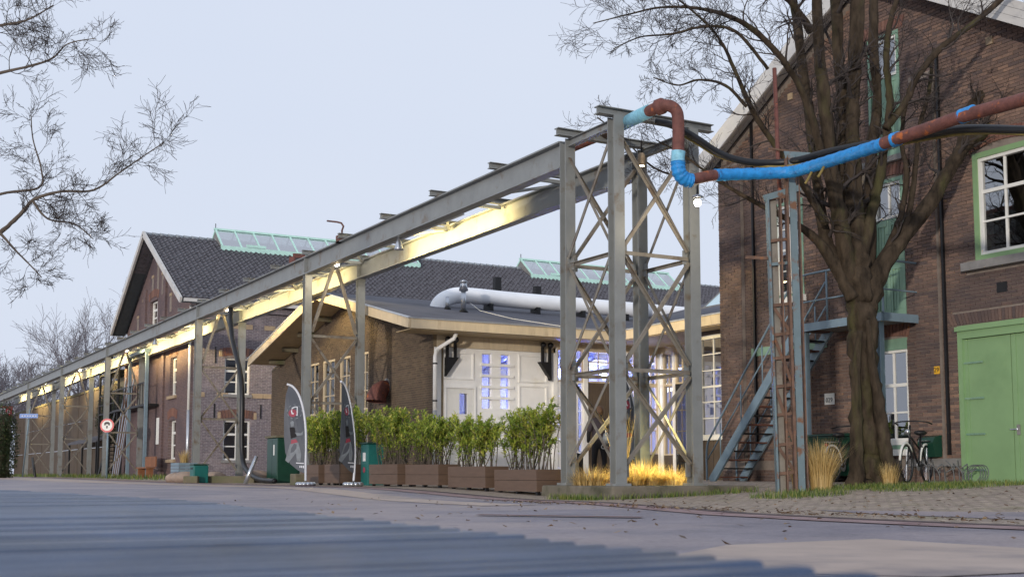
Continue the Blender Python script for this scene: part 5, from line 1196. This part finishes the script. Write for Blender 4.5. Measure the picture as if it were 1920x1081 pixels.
for i, (u0, u1, wd, lab) in enumerate(specs):
    px = [10.8, 10.74, 10.68, 10.62, 10.5][i]
    ya, yb_ = yy_(u1, px), yy_(u0, px)
    if i == 0: ya = 18.48
    planter(px, px + wd, ya, yb_, .44 + .015 * i, lab, 3, ['laurel shrub in the planter by the tower plinth', 'laurel shrub in the planter second from the tower plinth', 'laurel shrub in the planter third from the tower plinth', 'dense laurel shrub in the planter behind the leaning banner', 'dense laurel shrub in the planter beside the upright banner'][i], [1.04, .96, 1.0, 1.1, 1.2][i], [21, 19, 24, 24, 26][i])
p5 = onx(607, 905, pa + .15); planter(pa - .05, pa + 1.35, yy_(640), yy_(612), .5, 'wide brown planter set crosswise behind the leaning banner', 2, 'dense laurel shrub in the crosswise planter behind the leaning banner', 1.28, 20)
shrub(pa + .1, pa + 1.2, yy_(640) - 0, yy_(612), zg(pa, 30) + .45, 1.3, 12, 'second dense laurel shrub filling the crosswise planter near the gantry leg')

# ------------------------------------------------------------------ ornamental grasses
def tuft(c, n, h, spread, label, mat, wid=.01, droop=.6, root=.14):
    t = MB()
    for _ in range(n):
        a = random.uniform(0, 6.28); L = h * random.uniform(.55, 1.1); lean = random.random() ** .7 * spread; b0 = Vector((c.x + math.cos(a) * random.uniform(0, root), c.y + math.sin(a) * random.uniform(0, root), c.z - .02)); o = Vector((math.cos(a), math.sin(a), 0)); s_ = Vector((-o.y, o.x, 0)) * wid / 2
        P = [b0 + o * (lean * L * f ** 1.8) + Vector((0, 0, L * (f - droop * lean * f * f * .5))) for f in (0, .35, .7, 1)]
        r = random.random() * .98 + .01
        for i in range(3):
            wa = (1, .9, .55, .1)[i]; wb = (1, .9, .55, .1)[i + 1]; t.poly([P[i] - s_ * wa, P[i] + s_ * wa, P[i + 1] + s_ * wb, P[i + 1] - s_ * wb], r)
    return tag(t.build('ornamental_grass', mat), label, 'grass')
PT = .16
tuft(Vector((12.2, 17.25, PT)), 1500, .5, 1.2, 'lamp lit yellow grass tuft in the middle of the tower base', m_straw, droop=1.1, root=.34)
tuft(Vector((12.75, 17.1, PT)), 900, .4, 1.2, 'lamp lit yellow grass tuft by the right leg of the tower', m_straw, droop=1.1, root=.34)
tuft(Vector((11.75, 17.1, PT)), 900, .42, 1.2, 'lamp lit yellow grass tuft behind the front leg of the tower', m_straw, droop=1.1, root=.34)
tuft(Vector((11.3, 17.55, PT)), 700, .4, 1.2, 'pale yellow grass tuft by the left legs of the tower', m_straw, droop=1.1, root=.34)
tuft(Vector((12.0, 17.7, PT)), 60, 1.3, .22, 'few tall dry stalks rising from the tower grass', m_straw, .016)
p = ond(1540, 925, 19.9); p.z = zg(p.x, p.y); tuft(p, 800, .86, .6, 'tall straw coloured grass clump beside the rusty pipe support', m_straw, root=.2)
p = ond(1500, 925, 20.2); p.z = zg(p.x, p.y); tuft(p, 200, .6, .4, 'short straw grass behind the foot of the pipe support', m_straw)
p = ond(1668, 905, 20.1); p.z = zg(p.x, p.y); tuft(p, 220, .42, .35, 'small straw grass tuft at the right foot of the big tree', m_straw)

# ------------------------------------------------------------------ feather banners
def feather(u, v, d, label, outl, rot, ylean, mirror, pole):
    """outl: sail outline in metres (x across, z up) ; rot: heading of the sail plane"""
    p = ond(u, v, d); z = zg(p.x, p.y); p.z = z; t = thing('feather_banner', p, label, 'banner', 'feather banners')
    ca, sa = math.cos(rot), math.sin(rot); ex = Vector((ca, sa, 0)); nrm_ = Vector((sa, -ca, 0))
    def W(x, zz, o=0.): return p + ex * (x + ylean * zz) + Vector((0, 0, zz)) + nrm_ * (o + .05 * math.sin(x * 5 + zz * 2.4))
    L, R_ = outl
    mb = MB(); rows = []
    for i in range(len(L)):
        rows.append([W(L[i][0] + (R_[i][0] - L[i][0]) * k / 6, L[i][1] + (R_[i][1] - L[i][1]) * k / 6) for k in range(7)])
    for i in range(len(rows) - 1):
        for k in range(6):
            mb.poly([rows[i][k], rows[i][k + 1], rows[i + 1][k + 1], rows[i + 1][k]])
    so_ = mb.build('sail', m_flag, t); sd_ = so_.modifiers.new('thick', 'SOLIDIFY'); sd_.thickness = .006
    PL = smooth([W(*q) for q in pole], 2)
    MB().tube(PL, .026, 8).build('sleeve', m_flagw, t, True)
    MB().tube([W(pole[0][0], 0), W(*pole[0])], .014, 8).build('pole', m_black, t, True)
    def printed(pts, mat, nm='print'):
        for o in (.012, -.012): MB().poly([W(x, zz, o) for x, zz in pts]).build(nm, mat, so_)
    return t, so_, W, printed, nrm_, ex
def banner(u, v, d, label, rot, lean, sx):
    L = [(-.42, 2.25), (-.47, 2.05), (-.5, 1.6), (-.5, 1.1), (-.47, .75), (-.36, .5), (-.18, .36), (-.06, .3)]
    R_ = [(-.36, 2.26), (-.22, 2.1), (-.08, 1.75), (-.02, 1.3), (0, 1.0), (0, .75), (0, .5), (0, .3)]
    pole = [(0, .12), (0, .5), (0, 1.), (-.02, 1.35), (-.09, 1.77), (-.2, 2.08), (-.33, 2.24), (-.46, 2.28)]
    f = lambda P: [(x * sx, z) for x, z in P]
    t, sail, W, pr, nrm_, ex = feather(u, v, d, label, (f(L), f(R_)), rot, lean, True, f(pole))
    def cir(cx, cz, r, n=18): return [((cx + r * math.cos(2 * math.pi * k / n)) * sx, cz + r * math.sin(2 * math.pi * k / n)) for k in range(n)]
    ringp = cir(-.27, 1.66, .17); pi_ = cir(-.27, 1.66, .15)
    for k in range(0, 18, 2): pr([ringp[k], ringp[(k + 1) % 18], pi_[(k + 1) % 18], pi_[k]], m_flagskin)
    for o in (.013, -.013): MB().poly([W(x, z, o) for x, z in cir(-.31, 1.63, .09)]).build('print', m_flagred, sail)
    pr([((-.27 + .004) * sx, 1.78), (-.2 * sx, 1.78), (-.2 * sx, 1.57), (-.225 * sx, 1.57), (-.225 * sx, 1.755), (-.266 * sx, 1.755)], m_flagw)
    pr([(-.27 * sx, 1.78), (-.33 * sx, 1.75), (-.35 * sx, 1.68), (-.33 * sx, 1.61), (-.2 * sx, 1.57), (-.22 * sx, 1.6), (-.31 * sx, 1.635), (-.325 * sx, 1.68), (-.31 * sx, 1.73), (-.266 * sx, 1.755)], m_flagw)
    pr(f([(-.36, 1.42), (-.31, 1.46), (-.27, 1.43), (-.27, 1.34), (-.33, 1.32)]), m_flagskin)                       # figure: head
    pr(f([(-.37, 1.31), (-.26, 1.31), (-.21, 1.1), (-.34, 1.06)]), m_dark); pr(f([(-.25, 1.2), (-.12, 1.18), (-.06, 1.24), (-.08, 1.14), (-.2, 1.12)]), m_flagskin)
    pr(f([(-.33, 1.03), (-.22, 1.05), (-.18, .98), (-.34, .94)]), m_flagred)
    pr(f([(-.36, .94), (-.17, .98), (-.1, .72), (-.12, .55), (-.2, .56), (-.22, .74), (-.4, .52), (-.47, .58)]), m_flagskin)
    pr(f([(-.22, .53), (-.04, .52), (-.04, .5), (-.22, .51)]), m_flagw)
    for k in range(3): pr(f([(-.14 + k * .04, .46), (-.115 + k * .04, .46), (-.115 + k * .04, .42 - .01 * k), (-.14 + k * .04, .41)]), m_flagw)
    z = WLOC[t.name].z; c = WLOC[t.name]
    mb = MB(); 
    for k in range(12):
        a = 2 * math.pi * k / 12; mb.ball(c + Vector((math.cos(a) * .17, math.sin(a) * .17, .05)), (.07, .07, .05), 1, 8)
    mb.build('water_bag_base', m_galv, t, True)
banner(573, 917, 27.5, 'upright dark feather banner with fencer print and white sleeve', -YAW, .0, 1.0)
banner(662, 918, 27.0, 'twisted dark feather banner leaning in front of the crosswise planter', -YAW + .95, -.0, .9)
banner(1196, 905, 25.8, 'dark feather banner with red print standing behind the tower', -YAW + .6, 0., 1.0)

# ------------------------------------------------------------------ things at the far left and along the gantry foot
def zgp(p): return Vector((p.x, p.y, zg(p.x, p.y)))
p = zgp(ond(373, 900, 36)); t = thing('litter_bin', p, 'teal green litter bin strapped to a gantry leg', 'bin')
MB().box(p.x - .22, p.x + .22, p.y - .22, p.y + .22, p.z, p.z + .52).build('bin_body', m_tealbin, t, bevel=.03); MB().box(p.x - .23, p.x + .23, p.y - .23, p.y + .23, p.z + .523, p.z + .56).build('bin_rim', m_dkgreen, t); box_part('slot', m_black, t, p.x - .226, p.x - .221, p.y - .12, p.y + .12, p.z + .4, p.z + .46)
for u, d, rx, rz, lab in ((347, 37, .42, .2, 'rounded tan boulder left of the litter bin'), (402, 37.5, .38, .2, 'rounded tan boulder between litter bin and hanging hose'), (484, 37, .42, .22, 'rounded tan boulder beside the leaning pole'), (328, 38, .3, .18, 'small tan boulder under the slatted planter box')):
    q = zgp(ond(u, 898, d)); tag(MB().ball((q.x, q.y, q.z + rz * .7), (rx, rx * .8, rz), 1, 14, .05).build('boulder', m_boulder, None, True), lab, 'boulder', 'boulders along the gantry foot')
p = zgp(ond(333, 898, 40)); t = thing('slatted_planter', p, 'pale grey slatted planter box with dry grass', 'planter')
for k in range(6): box_part('slat', m_steel_blue, t, p.x - .1, p.x + .5, p.y - .5, p.y + .55, p.z + .03 + k * .1, p.z + .115 + k * .1)
t2 = tuft(p + Vector((.2, 0, .6)), 200, .5, .6, 'dry grass tuft spilling from the slatted planter box', m_straw)
for u0, u1, d, lab in ((345, 372, 35.6, 'short mossy timber sleeper left of the litter bin'), (380, 478, 36.2, 'long mossy timber sleeper under the hanging hose')):
    a = zgp(ond(u0, 902, d)); b = zgp(ond(u1, 902, d)); tag(MB().bar(a + Vector((0, 0, .1)), b + Vector((0, 0, .1)), .22, .22).build('timber_sleeper', m_timber, None, bevel=.02), lab, 'sleeper')
a = zgp(ond(459, 910, 33)); b = ond(481, 855, 33.2); tag(MB().tube([a, b], .055, 10).build('leaning_bollard', m_galv, None, True), 'pale grey pole leaning over beside the hanging hose', 'pole')
p = zgp(ond(518, 900, 35.5)); t = thing('utility_cabinet', p, 'tall dark green wooden cabinet behind the upright banner', 'cabinet')
MB().box(p.x - .1, p.x + .9, p.y - .35, p.y + .6, p.z, p.z + 1.3).build('body', m_dkgreen, t, bevel=.02); MB().box(p.x - .15, p.x + .95, p.y - .4, p.y + .65, p.z + 1.303, p.z + 1.36).build('lid', m_timber, t)
box_part('notice', m_white, t, p.x - .106, p.x - .101, p.y - .1, p.y + .0, p.z + .8, p.z + 1.1); box_part('door_seam', m_black, t, p.x - .103, p.x - .1005, p.y + .12, p.y + .13, p.z + .05, p.z + 1.25)
p = zgp(ond(690, 905, 28.8)); t = thing('teal_cabinet', p, 'teal cabinet with white and red stickers among the shrubs', 'cabinet')
z1 = .35 + (888 - 832) * 28.8 / 2310
MB().box(p.x - .1, p.x + .3, p.y - .22, p.y + .22, p.z, z1).build('body', m_tealbin, t, bevel=.02); MB().box(p.x - .13, p.x + .33, p.y - .25, p.y + .25, z1 + .003, z1 + .04).build('lid', m_dkgreen, t)
box_part('sticker', m_white, t, p.x - .106, p.x - .101, p.y - .08, p.y + .08, z1 - .4, z1 - .2); MB().lathe([(.07, 0), (.07, .004)], (p.x - .106, p.y, z1 - .6), 12, (1, 0, 0)).build('sticker', m_flagred, t)
p = zgp(ond(556, 905, 29.5)); tag(MB().box(p.x - .1, p.x + .15, p.y - .2, p.y + .2, p.z, p.z + .28).build('timber_block', m_timber, None, bevel=.02), 'mossy timber block at the foot of the upright banner', 'timber')
# street name sign on leaning post
p = zgp(onx(42, 896, 10.6)); q = onx(56, 775, 10.6); t = thing('street_sign', p, 'blue street name plate on a leaning grey post', 'sign')
MB().tube([p, q + Vector((0, 0, .3))], .045, 10).build('post', m_steel_blue, t, True)
c = onx(54, 779, 10.5); MB().bar(c - _rt * .55, c + _rt * .55, .02, .26).build('plate', m_blue, t)
for k in range(6): MB().bar(c - _rt * (.42 - k * .16) - _fw * .02, c - _rt * (.34 - k * .16) - _fw * .02, .004, .035).build('lettering', m_white, t)
# round prohibition sign
p = onx(201, 797, 10.95); t = thing('prohibition_sign', (11.0, p.y, zg(11, p.y)), 'round white prohibition sign with red ring and dark motor pictogram on gantry leg', 'sign')
r_ = 13 * (p - CAM).dot(_fw) / 2310
MB().lathe([(r_, 0), (r_, .02)], p, 28, -_fw).build('ring', m_red, t); MB().lathe([(r_ * .76, .021), (r_ * .76, .026)], p, 28, -_fw).build('disc', m_white, t)
cpt = p - _fw * .03
MB().bar(cpt - _rt * r_ * .4 + _up * r_ * .3, cpt + _rt * r_ * .4 + _up * r_ * .3, .004, r_ * .22).build('pictogram', m_black, t); MB().bar(cpt - _rt * r_ * .26 + _up * r_ * .46, cpt + _rt * r_ * .26 + _up * r_ * .46, .004, r_ * .12).build('pictogram', m_black, t)
for sx in (-.3, 0, .3): MB().lathe([(r_ * .12, 0), (r_ * .12, .004)], cpt + _rt * r_ * sx + _up * r_ * (.12 if sx else -.18), 10, -_fw).build('pictogram', m_black, t)
MB().bar(cpt - _up * r_ * .02, cpt - _up * r_ * .42, .004 + r_ * .16, .004, up=_fw).build('pictogram', m_black, t)
MB().tube([(11.0, p.y + .05, zg(11, p.y)), (11.0, p.y + .05, p.z + r_)], .05, 8).build('post', m_steel_blue, t, True)
# hoarding, dark kiosk with fascia sign, hedge
hd = thing('panel_hoarding', (14.1, 90, .2), 'high brown panelled hoarding behind the far gantry legs', 'hoarding')
y = 67.
k = 0
while y < 112:
    for z0, z1 in ((.15, 1.9), (1.93, 3.65), (3.68, 5.35)): box_part('panel', m_hoard, hd, 14.0 + .02 * (k % 2), 14.1, y, y + 2.46, z0, z1)
    y += 2.5; k += 1
box_part('top_rail', m_timber, hd, 13.95, 14.15, 67, 112, 5.36, 5.5)
sh_ = thing('lean_to_roof', (12.9, 74, 1.9), 'dark lean-to roof against the brown hoarding', 'shelter'); MB().hexa([(12.9, 70, 2.1), (14, 70, 2.5), (14, 79, 2.5), (12.9, 79, 2.1), (12.9, 70, 2.2), (14, 70, 2.6), (14, 79, 2.6), (12.9, 79, 2.2)]).build('roof', m_felt, sh_)
for yv in (70.2, 74.5, 78.8): box_part('leg', m_black, sh_, 12.95, 13.05, yv - .05, yv + .05, .15, 2.1)
kz = thing('kiosk', (9, 116, .2), 'dark brown flat building at the far end of the gantry', 'building')
box_part('wall', m_hoard, kz, 4, 13.9, 114, 120, .0, 5.2); box_part('fascia', m_piperust, kz, 3.9, 14, 113.9, 113.995, 5.2, 6.2); box_part('roof', m_felt, kz, 3.8, 14.1, 113.8, 120.2, 6.2, 6.35)
a = ony(-20, 771, 113.5); b = ony(22, 771, 113.5); t = thing('fascia_sign', (a.lerp(b, .5)), 'long white sign with a red end panel on the dark kiosk', 'sign')
box_part('panel', m_white, t, a.x, b.x - .5, 113.5, 113.9, a.z - .3, a.z + .3); box_part('end_panel', m_red, t, b.x - .498, b.x, 113.5, 113.9, a.z - .3, a.z + .3); text('D', (b.x - .25, 113.49, a.z), .4, m_white, t, Matrix.Rotation(math.pi / 2, 4, 'X'))
def leafmass(name, c, rad, n, label, mat, sz=.12, cat='hedge'):
    mb = MB()
    for _ in range(n):
        d = Vector((random.gauss(0, 1), random.gauss(0, 1), random.gauss(0, 1))).normalized(); k = random.random() ** .4
        q = Vector((c[0] + d.x * rad[0] * k, c[1] + d.y * rad[1] * k, c[2] + d.z * rad[2] * k + random.uniform(-.2, .2)))
        if q.z < zg(q.x, q.y): q.z = zg(q.x, q.y) + random.random() * .4
        leaf(mb, q, Vector((random.gauss(0, 1), random.gauss(0, 1), random.gauss(0, .6))), sz * random.uniform(.7, 1.4), sz * .28, random.random() * .98 + .01)
    return mb
p = zgp(ond(2, 893, 58)); t = thing('ivy_hedge', p, 'tall dark ivy clad hedge at the far left kerb', 'hedge'); leafmass('f', (p.x, p.y, 1.7), (.75, 1.2, 2.0), 7000, '', m_ivy).build('foliage', m_ivy, t); MB().tube([p, p + Vector((0, 0, 3))], .2, 8).build('stem', m_bark2, t, True)
p = zgp(onx(150, 893, 13.4)); t = thing('ivy_bush', p, 'dark leafy climber on the brown hoarding above the lean-to', 'bush'); leafmass('f', (13.6, p.y - 8, 3.6), (.4, 4.5, 1.5), 5000, '', m_ivy).build('foliage', m_ivy, t); MB().tube([(13.7, p.y - 8, .2), (13.7, p.y - 8, 3.)], .08, 6).build('stem', m_bark2, t, True)
for u, v0, v1 in ((66, 858, 897),):
    q = zgp(onx(u, 897, 10.2)); tag(MB().tube([q, onx(u - 5, v0, 10.2)], .07, 8).build('bollard', m_black, None, True), 'short black bollard beside the leaning street sign post', 'bollard')
# fire escape on the far house
fe = thing('fire_escape', (12.9, 62, .2), 'dark steel fire escape with ladders and landings beside the far gable', 'fire escape')
for x in (12.95, 13.9):
    for y in (64.6, 66.6, 69.4): box_part('post', m_black, fe, x - .05, x + .05, y - .05, y + .05, .15, 6.6)
for z in (3.5, 5.6):
    box_part('landing', m_black, fe, 12.9, 13.95, 64.5, 69.5, z, z + .08)
    for zz in (z + .5, z + 1.0): box_part('rail', m_black, fe, 12.9, 12.94, 64.5, 69.5, zz, zz + .05)
    for k in range(11): box_part('baluster', m_black, fe, 12.9, 12.93, 64.55 + k * .49, 64.58 + k * .49, z + .08, z + 1.0)
for s_, x in ((0, 12.95), (0, 13.85)): MB().bar((x, 69.3, .2), (x, 65.2, 3.5), .06, .25).build('stringer', m_black, fe)
for k in range(16): box_part('tread', m_black, fe, 12.98, 13.82, 69.2 - k * .25 - .13, 69.2 - k * .25 + .1, .35 + k * .2, .39 + k * .2)
for k in range(7): MB().bar((12.6 + .02 * k, 62.4 + k * .32, .2), (13.1, 61.6 + k * .32, 5.2 - .2 * (k % 3)), .05, .05).build('stacked_pole', m_rust if k % 2 else m_galv, fe)
box_part('landing', m_black, fe, 12.6, 13.2, 56.9, 64.3, 3.45, 3.55)
for k in range(14): box_part('baluster', m_black, fe, 12.6, 12.63, 57 + k * .53, 57.03 + k * .53, 3.55, 4.5)
box_part('rail', m_black, fe, 12.6, 12.65, 56.9, 64.4, 4.5, 4.56)
for y in (56.95, 60.5): box_part('post', m_steel_blue, fe, 12.58, 12.72, y - .07, y + .07, .15, 6.0)
box_part('canopy', m_steel_blue, fe, 12.5, 13.2, 56.8, 60.7, 5.9, 6.05); box_part('back_screen', m_black, fe, 13.9, 13.95, 64.3, 69.6, .2, 6.)
p = zgp(onx(268, 890, 12.3)); t = thing('wooden_bench', p, 'small brown wooden bench beneath the fire escape', 'bench')
box_part('seat', m_brown_wood, t, p.x - .1, p.x + .3, p.y - 1.0, p.y + 1.0, p.z + .42, p.z + .48); box_part('backrest', m_brown_wood, t, p.x + .3, p.x + .35, p.y - 1., p.y + 1., p.z + .5, p.z + .95)
for yv in (-.8, .8): box_part('leg', m_brown_wood, t, p.x - .05, p.x + .25, p.y + yv - .05, p.y + yv + .05, p.z, p.z + .42)

# ------------------------------------------------------------------ bicycles and racks
def bicycle(p, head, label, mud=m_white):
    t = thing('bicycle', p, label, 'bicycle', 'bicycles by the big tree'); f = Vector((math.cos(head), math.sin(head), 0)); s_ = Vector((-f.y, f.x, 0)); up = Vector((0, 0, 1)); R_ = .34
    rear = p + up * R_; front = p + f * 1.1 + up * R_
    for c_ in (rear, front):
        pts = [c_ + f * (R_ - .02) * math.cos(a) + up * (R_ - .02) * math.sin(a) for a in [2 * math.pi * k / 24 for k in range(25)]]
        w_ = MB().tube(pts, .02, 8, cap=False).build('wheel', m_hose, t, True)
        sp_ = MB()
        for k in range(9): a = math.pi * k / 9; sp_.tube([c_ - f * .31 * math.cos(a) - up * .31 * math.sin(a), c_ + f * .31 * math.cos(a) + up * .31 * math.sin(a)], .0025, 3)
        sp_.build('spokes', m_galv, w_)
        MB().tube([c_ + f * .36 * math.cos(a) + up * .36 * math.sin(a) for a in [math.pi * (.05 + .75 * k / 10) for k in range(11)]], .022, 6).build('mudguard', mud, t, True)
    bb = p + f * .45 + up * .3; seat = p + f * .28 + up * .85; hd_ = p + f * .86 + up * .88; fk = front
    fr_ = MB()
    for a, b in ((bb, seat), (bb, hd_ - up * .12), (seat - up * .25 + f * .06, hd_ - up * .06), (rear, bb), (rear, seat - up * .12)): fr_.tube([a, b], .017, 8)
    fr_.tube([hd_ - up * .2 + f * .06, fk], .016, 8); fr_.tube([hd_ - up * .2 + f * .06, hd_ + up * .14], .018, 8); fr_.build('frame', m_black, t, True)
    MB().ball(seat + up * .05, (.13, .1, .05), 1, 10).build('saddle', m_black, t, True)
    h_ = hd_ + up * .16; MB().tube(smooth([h_ - s_ * .3 - f * .28, h_ - s_ * .3 - f * .05 + up * .03, h_ - s_ * .12 + up * .05, h_ + s_ * .12 + up * .05, h_ + s_ * .3 - f * .05 + up * .03, h_ + s_ * .3 - f * .28], 2), .013, 8).build('handlebar', m_black, t, True)
    MB().ball(hd_ + f * .14 + up * .02, .05, 1, 8).build('headlamp', m_galv, t, True)
    ca = MB(); 
    for o in (-.06, 0, .06): ca.tube([rear + up * .42 + s_ * o - f * .2, rear + up * .42 + s_ * o + f * .22], .007, 5)
    ca.tube([rear + up * .42 - f * .1, rear], .007, 5); ca.build('carrier', m_galv, t, True)
    MB().ball(rear + up * .36 - f * .24, .03, 1, 8).build('rear_lamp', m_red, t, True)
    MB().lathe([(.09, -.004), (.09, .004)], bb, 14, s_).build('chainwheel', m_galv, t)
p = zgp(ond(1738, 905, 22.4)); p.z += .0; bicycle(p, math.radians(205), 'black bicycle with pale mudguard parked by the low window')
p = zgp(ond(1562, 896, 23.2)); bicycle(p, math.radians(20), 'bicycle with silver carrier half hidden behind the big trunk')
for k, u in enumerate((1748, 1768, 1795, 1812)):
    q = zgp(onx(u, 905, 17.35 - .02 * k)); mb = MB(); h_ = .34 if k % 2 == 0 else .26
    for o in (-.06, .06): mb.tube(smooth([q + Vector((0, o, 0)), q + Vector((-.02, o, h_ * .8)), q + Vector((-.12, o * 2.2, h_ + .06))], 2), .012, 6); mb.tube([q + Vector((0, o, h_ * .7)), q + Vector((.1, o * 2.5, h_))], .012, 6)
    mb.tube([q + Vector((0, -.1, .02)), q + Vector((0, .1, .02))], .014, 6)
    tag(mb.build('bicycle_rack', m_dullgalv, None, True), ['tall bent bicycle rack beside the black bicycle', 'low bent bicycle rack, second from the black bicycle', 'tall bent bicycle rack under the letter box pier', 'low bent bicycle rack next to the wire hoop rack'][k], 'bicycle rack', 'bicycle racks')
q = zgp(onx(1838, 905, 17.3)); mb = MB()
for k in range(4): mb.tube([q + Vector((.25 * math.sin(a) * .2 + .02 * k, .07 * k + .18 * math.cos(a), .16 + .16 * math.sin(a))) for a in [2 * math.pi * j / 14 for j in range(15)]], .008, 5, cap=False)
tag(mb.build('wire_hoop_rack', m_dullgalv, None, True), 'coiled wire hoop bicycle rack at the corner of the green gate', 'bicycle rack')

# ------------------------------------------------------------------ person under the tower, walking to the workshop
p = zgp(ond(1124, 900, 26.6)); pe = thing('person', p, 'person in dark jacket and black trousers with pale bag, seen from behind', 'person')
def skin(name, verts, edges, rad, mat, parent, root=0):
    me = bpy.data.meshes.new(name); me.from_pydata([v for v in verts], edges, []); o = bpy.data.objects.new(name, me); col.objects.link(o); o.parent = parent
    o.modifiers.new('skin', 'SKIN'); sb = o.modifiers.new('sub', 'SUBSURF'); sb.levels = 2; sb.render_levels = 2
    for i, v in enumerate(me.skin_vertices[0].data): v.radius = rad[i] if hasattr(rad[i], '__len__') else (rad[i], rad[i]); v.use_root = (i == root)
    me.materials.append(mat); return o
R2 = Matrix.Rotation(-YAW + .2, 3, 'Z')
def pv3(x, y, z): v = R2 @ Vector((x, y, z)); return (v.x, v.y, v.z)
V = [pv3(*v) for v in ((0, 0, .86), (0, 0, 1.05), (0, .01, 1.3), (0, .0, 1.4), (0, .03, 1.5), (-.17, 0, 1.33), (-.23, .02, 1.08), (-.22, .1, .86), (.17, 0, 1.33), (.23, 0, 1.08), (.25, .06, .85), (-.09, 0, .8), (-.1, .06, .45), (-.1, 0, .08), (.09, 0, .8), (.11, -.02, .45), (.11, -.08, .08), (-.1, .12, .03), (.11, .05, .03), (0, .04, 1.6))]
Ed = [(0, 1), (1, 2), (2, 3), (3, 4), (4, 19), (2, 5), (5, 6), (6, 7), (2, 8), (8, 9), (9, 10), (0, 11), (11, 12), (12, 13), (0, 14), (14, 15), (15, 16), (13, 17), (16, 18)]
rd = [(.15, .1), (.14, .095), (.16, .1), .055, .085, .065, .05, .035, .065, .05, .035, .085, .06, .045, .085, .06, .045, .04, .04, .085]
skin('body', V, Ed, rd, m_dark, pe)
skin('jacket', [V[i] for i in (0, 1, 2, 3, 5, 6, 8, 9)], [(0, 1), (1, 2), (2, 3), (2, 4), (4, 5), (2, 6), (6, 7)], [(.18, .13), (.165, .12), (.18, .12), .08, .08, .062, .08, .062], M('jacket', rgb(58, 50, 54), .8), pe)
c = Vector(pv3(0, .035, 1.55)); MB().ball(c + WLOC[pe.name], (.1, .115, .125), 1, 14).build('hair', M('brown_hair', rgb(96, 70, 50), .8), pe, True)
c = Vector(pv3(0, .11, 1.53)); MB().ball(c + WLOC[pe.name], (.075, .06, .1), 1, 12).build('face', m_skin, pe, True)
for hx, hy, hz in ((-.22, .1, .84), (.25, .06, .83)):
    hm = MB(); hc = Vector(pv3(hx, hy, hz)) + WLOC[pe.name]; hm.ball(hc - _up * .04, (.035, .035, .05), 1, 8)
    for k in range(4): hm.tube([hc + _rt * (.02 * (k - 1.5)) - _up * .06, hc + _rt * (.022 * (k - 1.5)) + _fw * .01 - _up * (.11 + .01 * (k in (1, 2))), hc + _rt * (.02 * (k - 1.5)) + _fw * .03 - _up * (.13 + .01 * (k in (1, 2)))], [.01, .009, .007], 6)
    hm.tube([hc + _fw * .02 - _up * .03, hc + _fw * .05 - _up * .06, hc + _fw * .05 - _up * .09], [.012, .01, .008], 6); hm.build('hand', m_skin, pe, True)
bgp = ond(1140, 822, 26.4); bag = thing('shoulder_bag', bgp - _up * .25, 'pale grey bag with straps hanging at the person\'s side', 'bag')
MB().ball(bgp, (.13, .1, .16), 1, 14, .04).build('pouch', m_steel, bag, True); MB().tube(smooth([bgp + _up * .1 - _rt * .04, bgp + _up * .3 - _rt * .06, ond(1133, 792, 26.45)], 2), .012, 6).build('strap', m_white, bag, True)
MB().tube(smooth([bgp - _up * .1 - _rt * .1, bgp - _up * .2 - _rt * .16, bgp - _up * .22 - _rt * .04, bgp - _up * .12], 2), .008, 6).build('strap', m_white, bag, True)
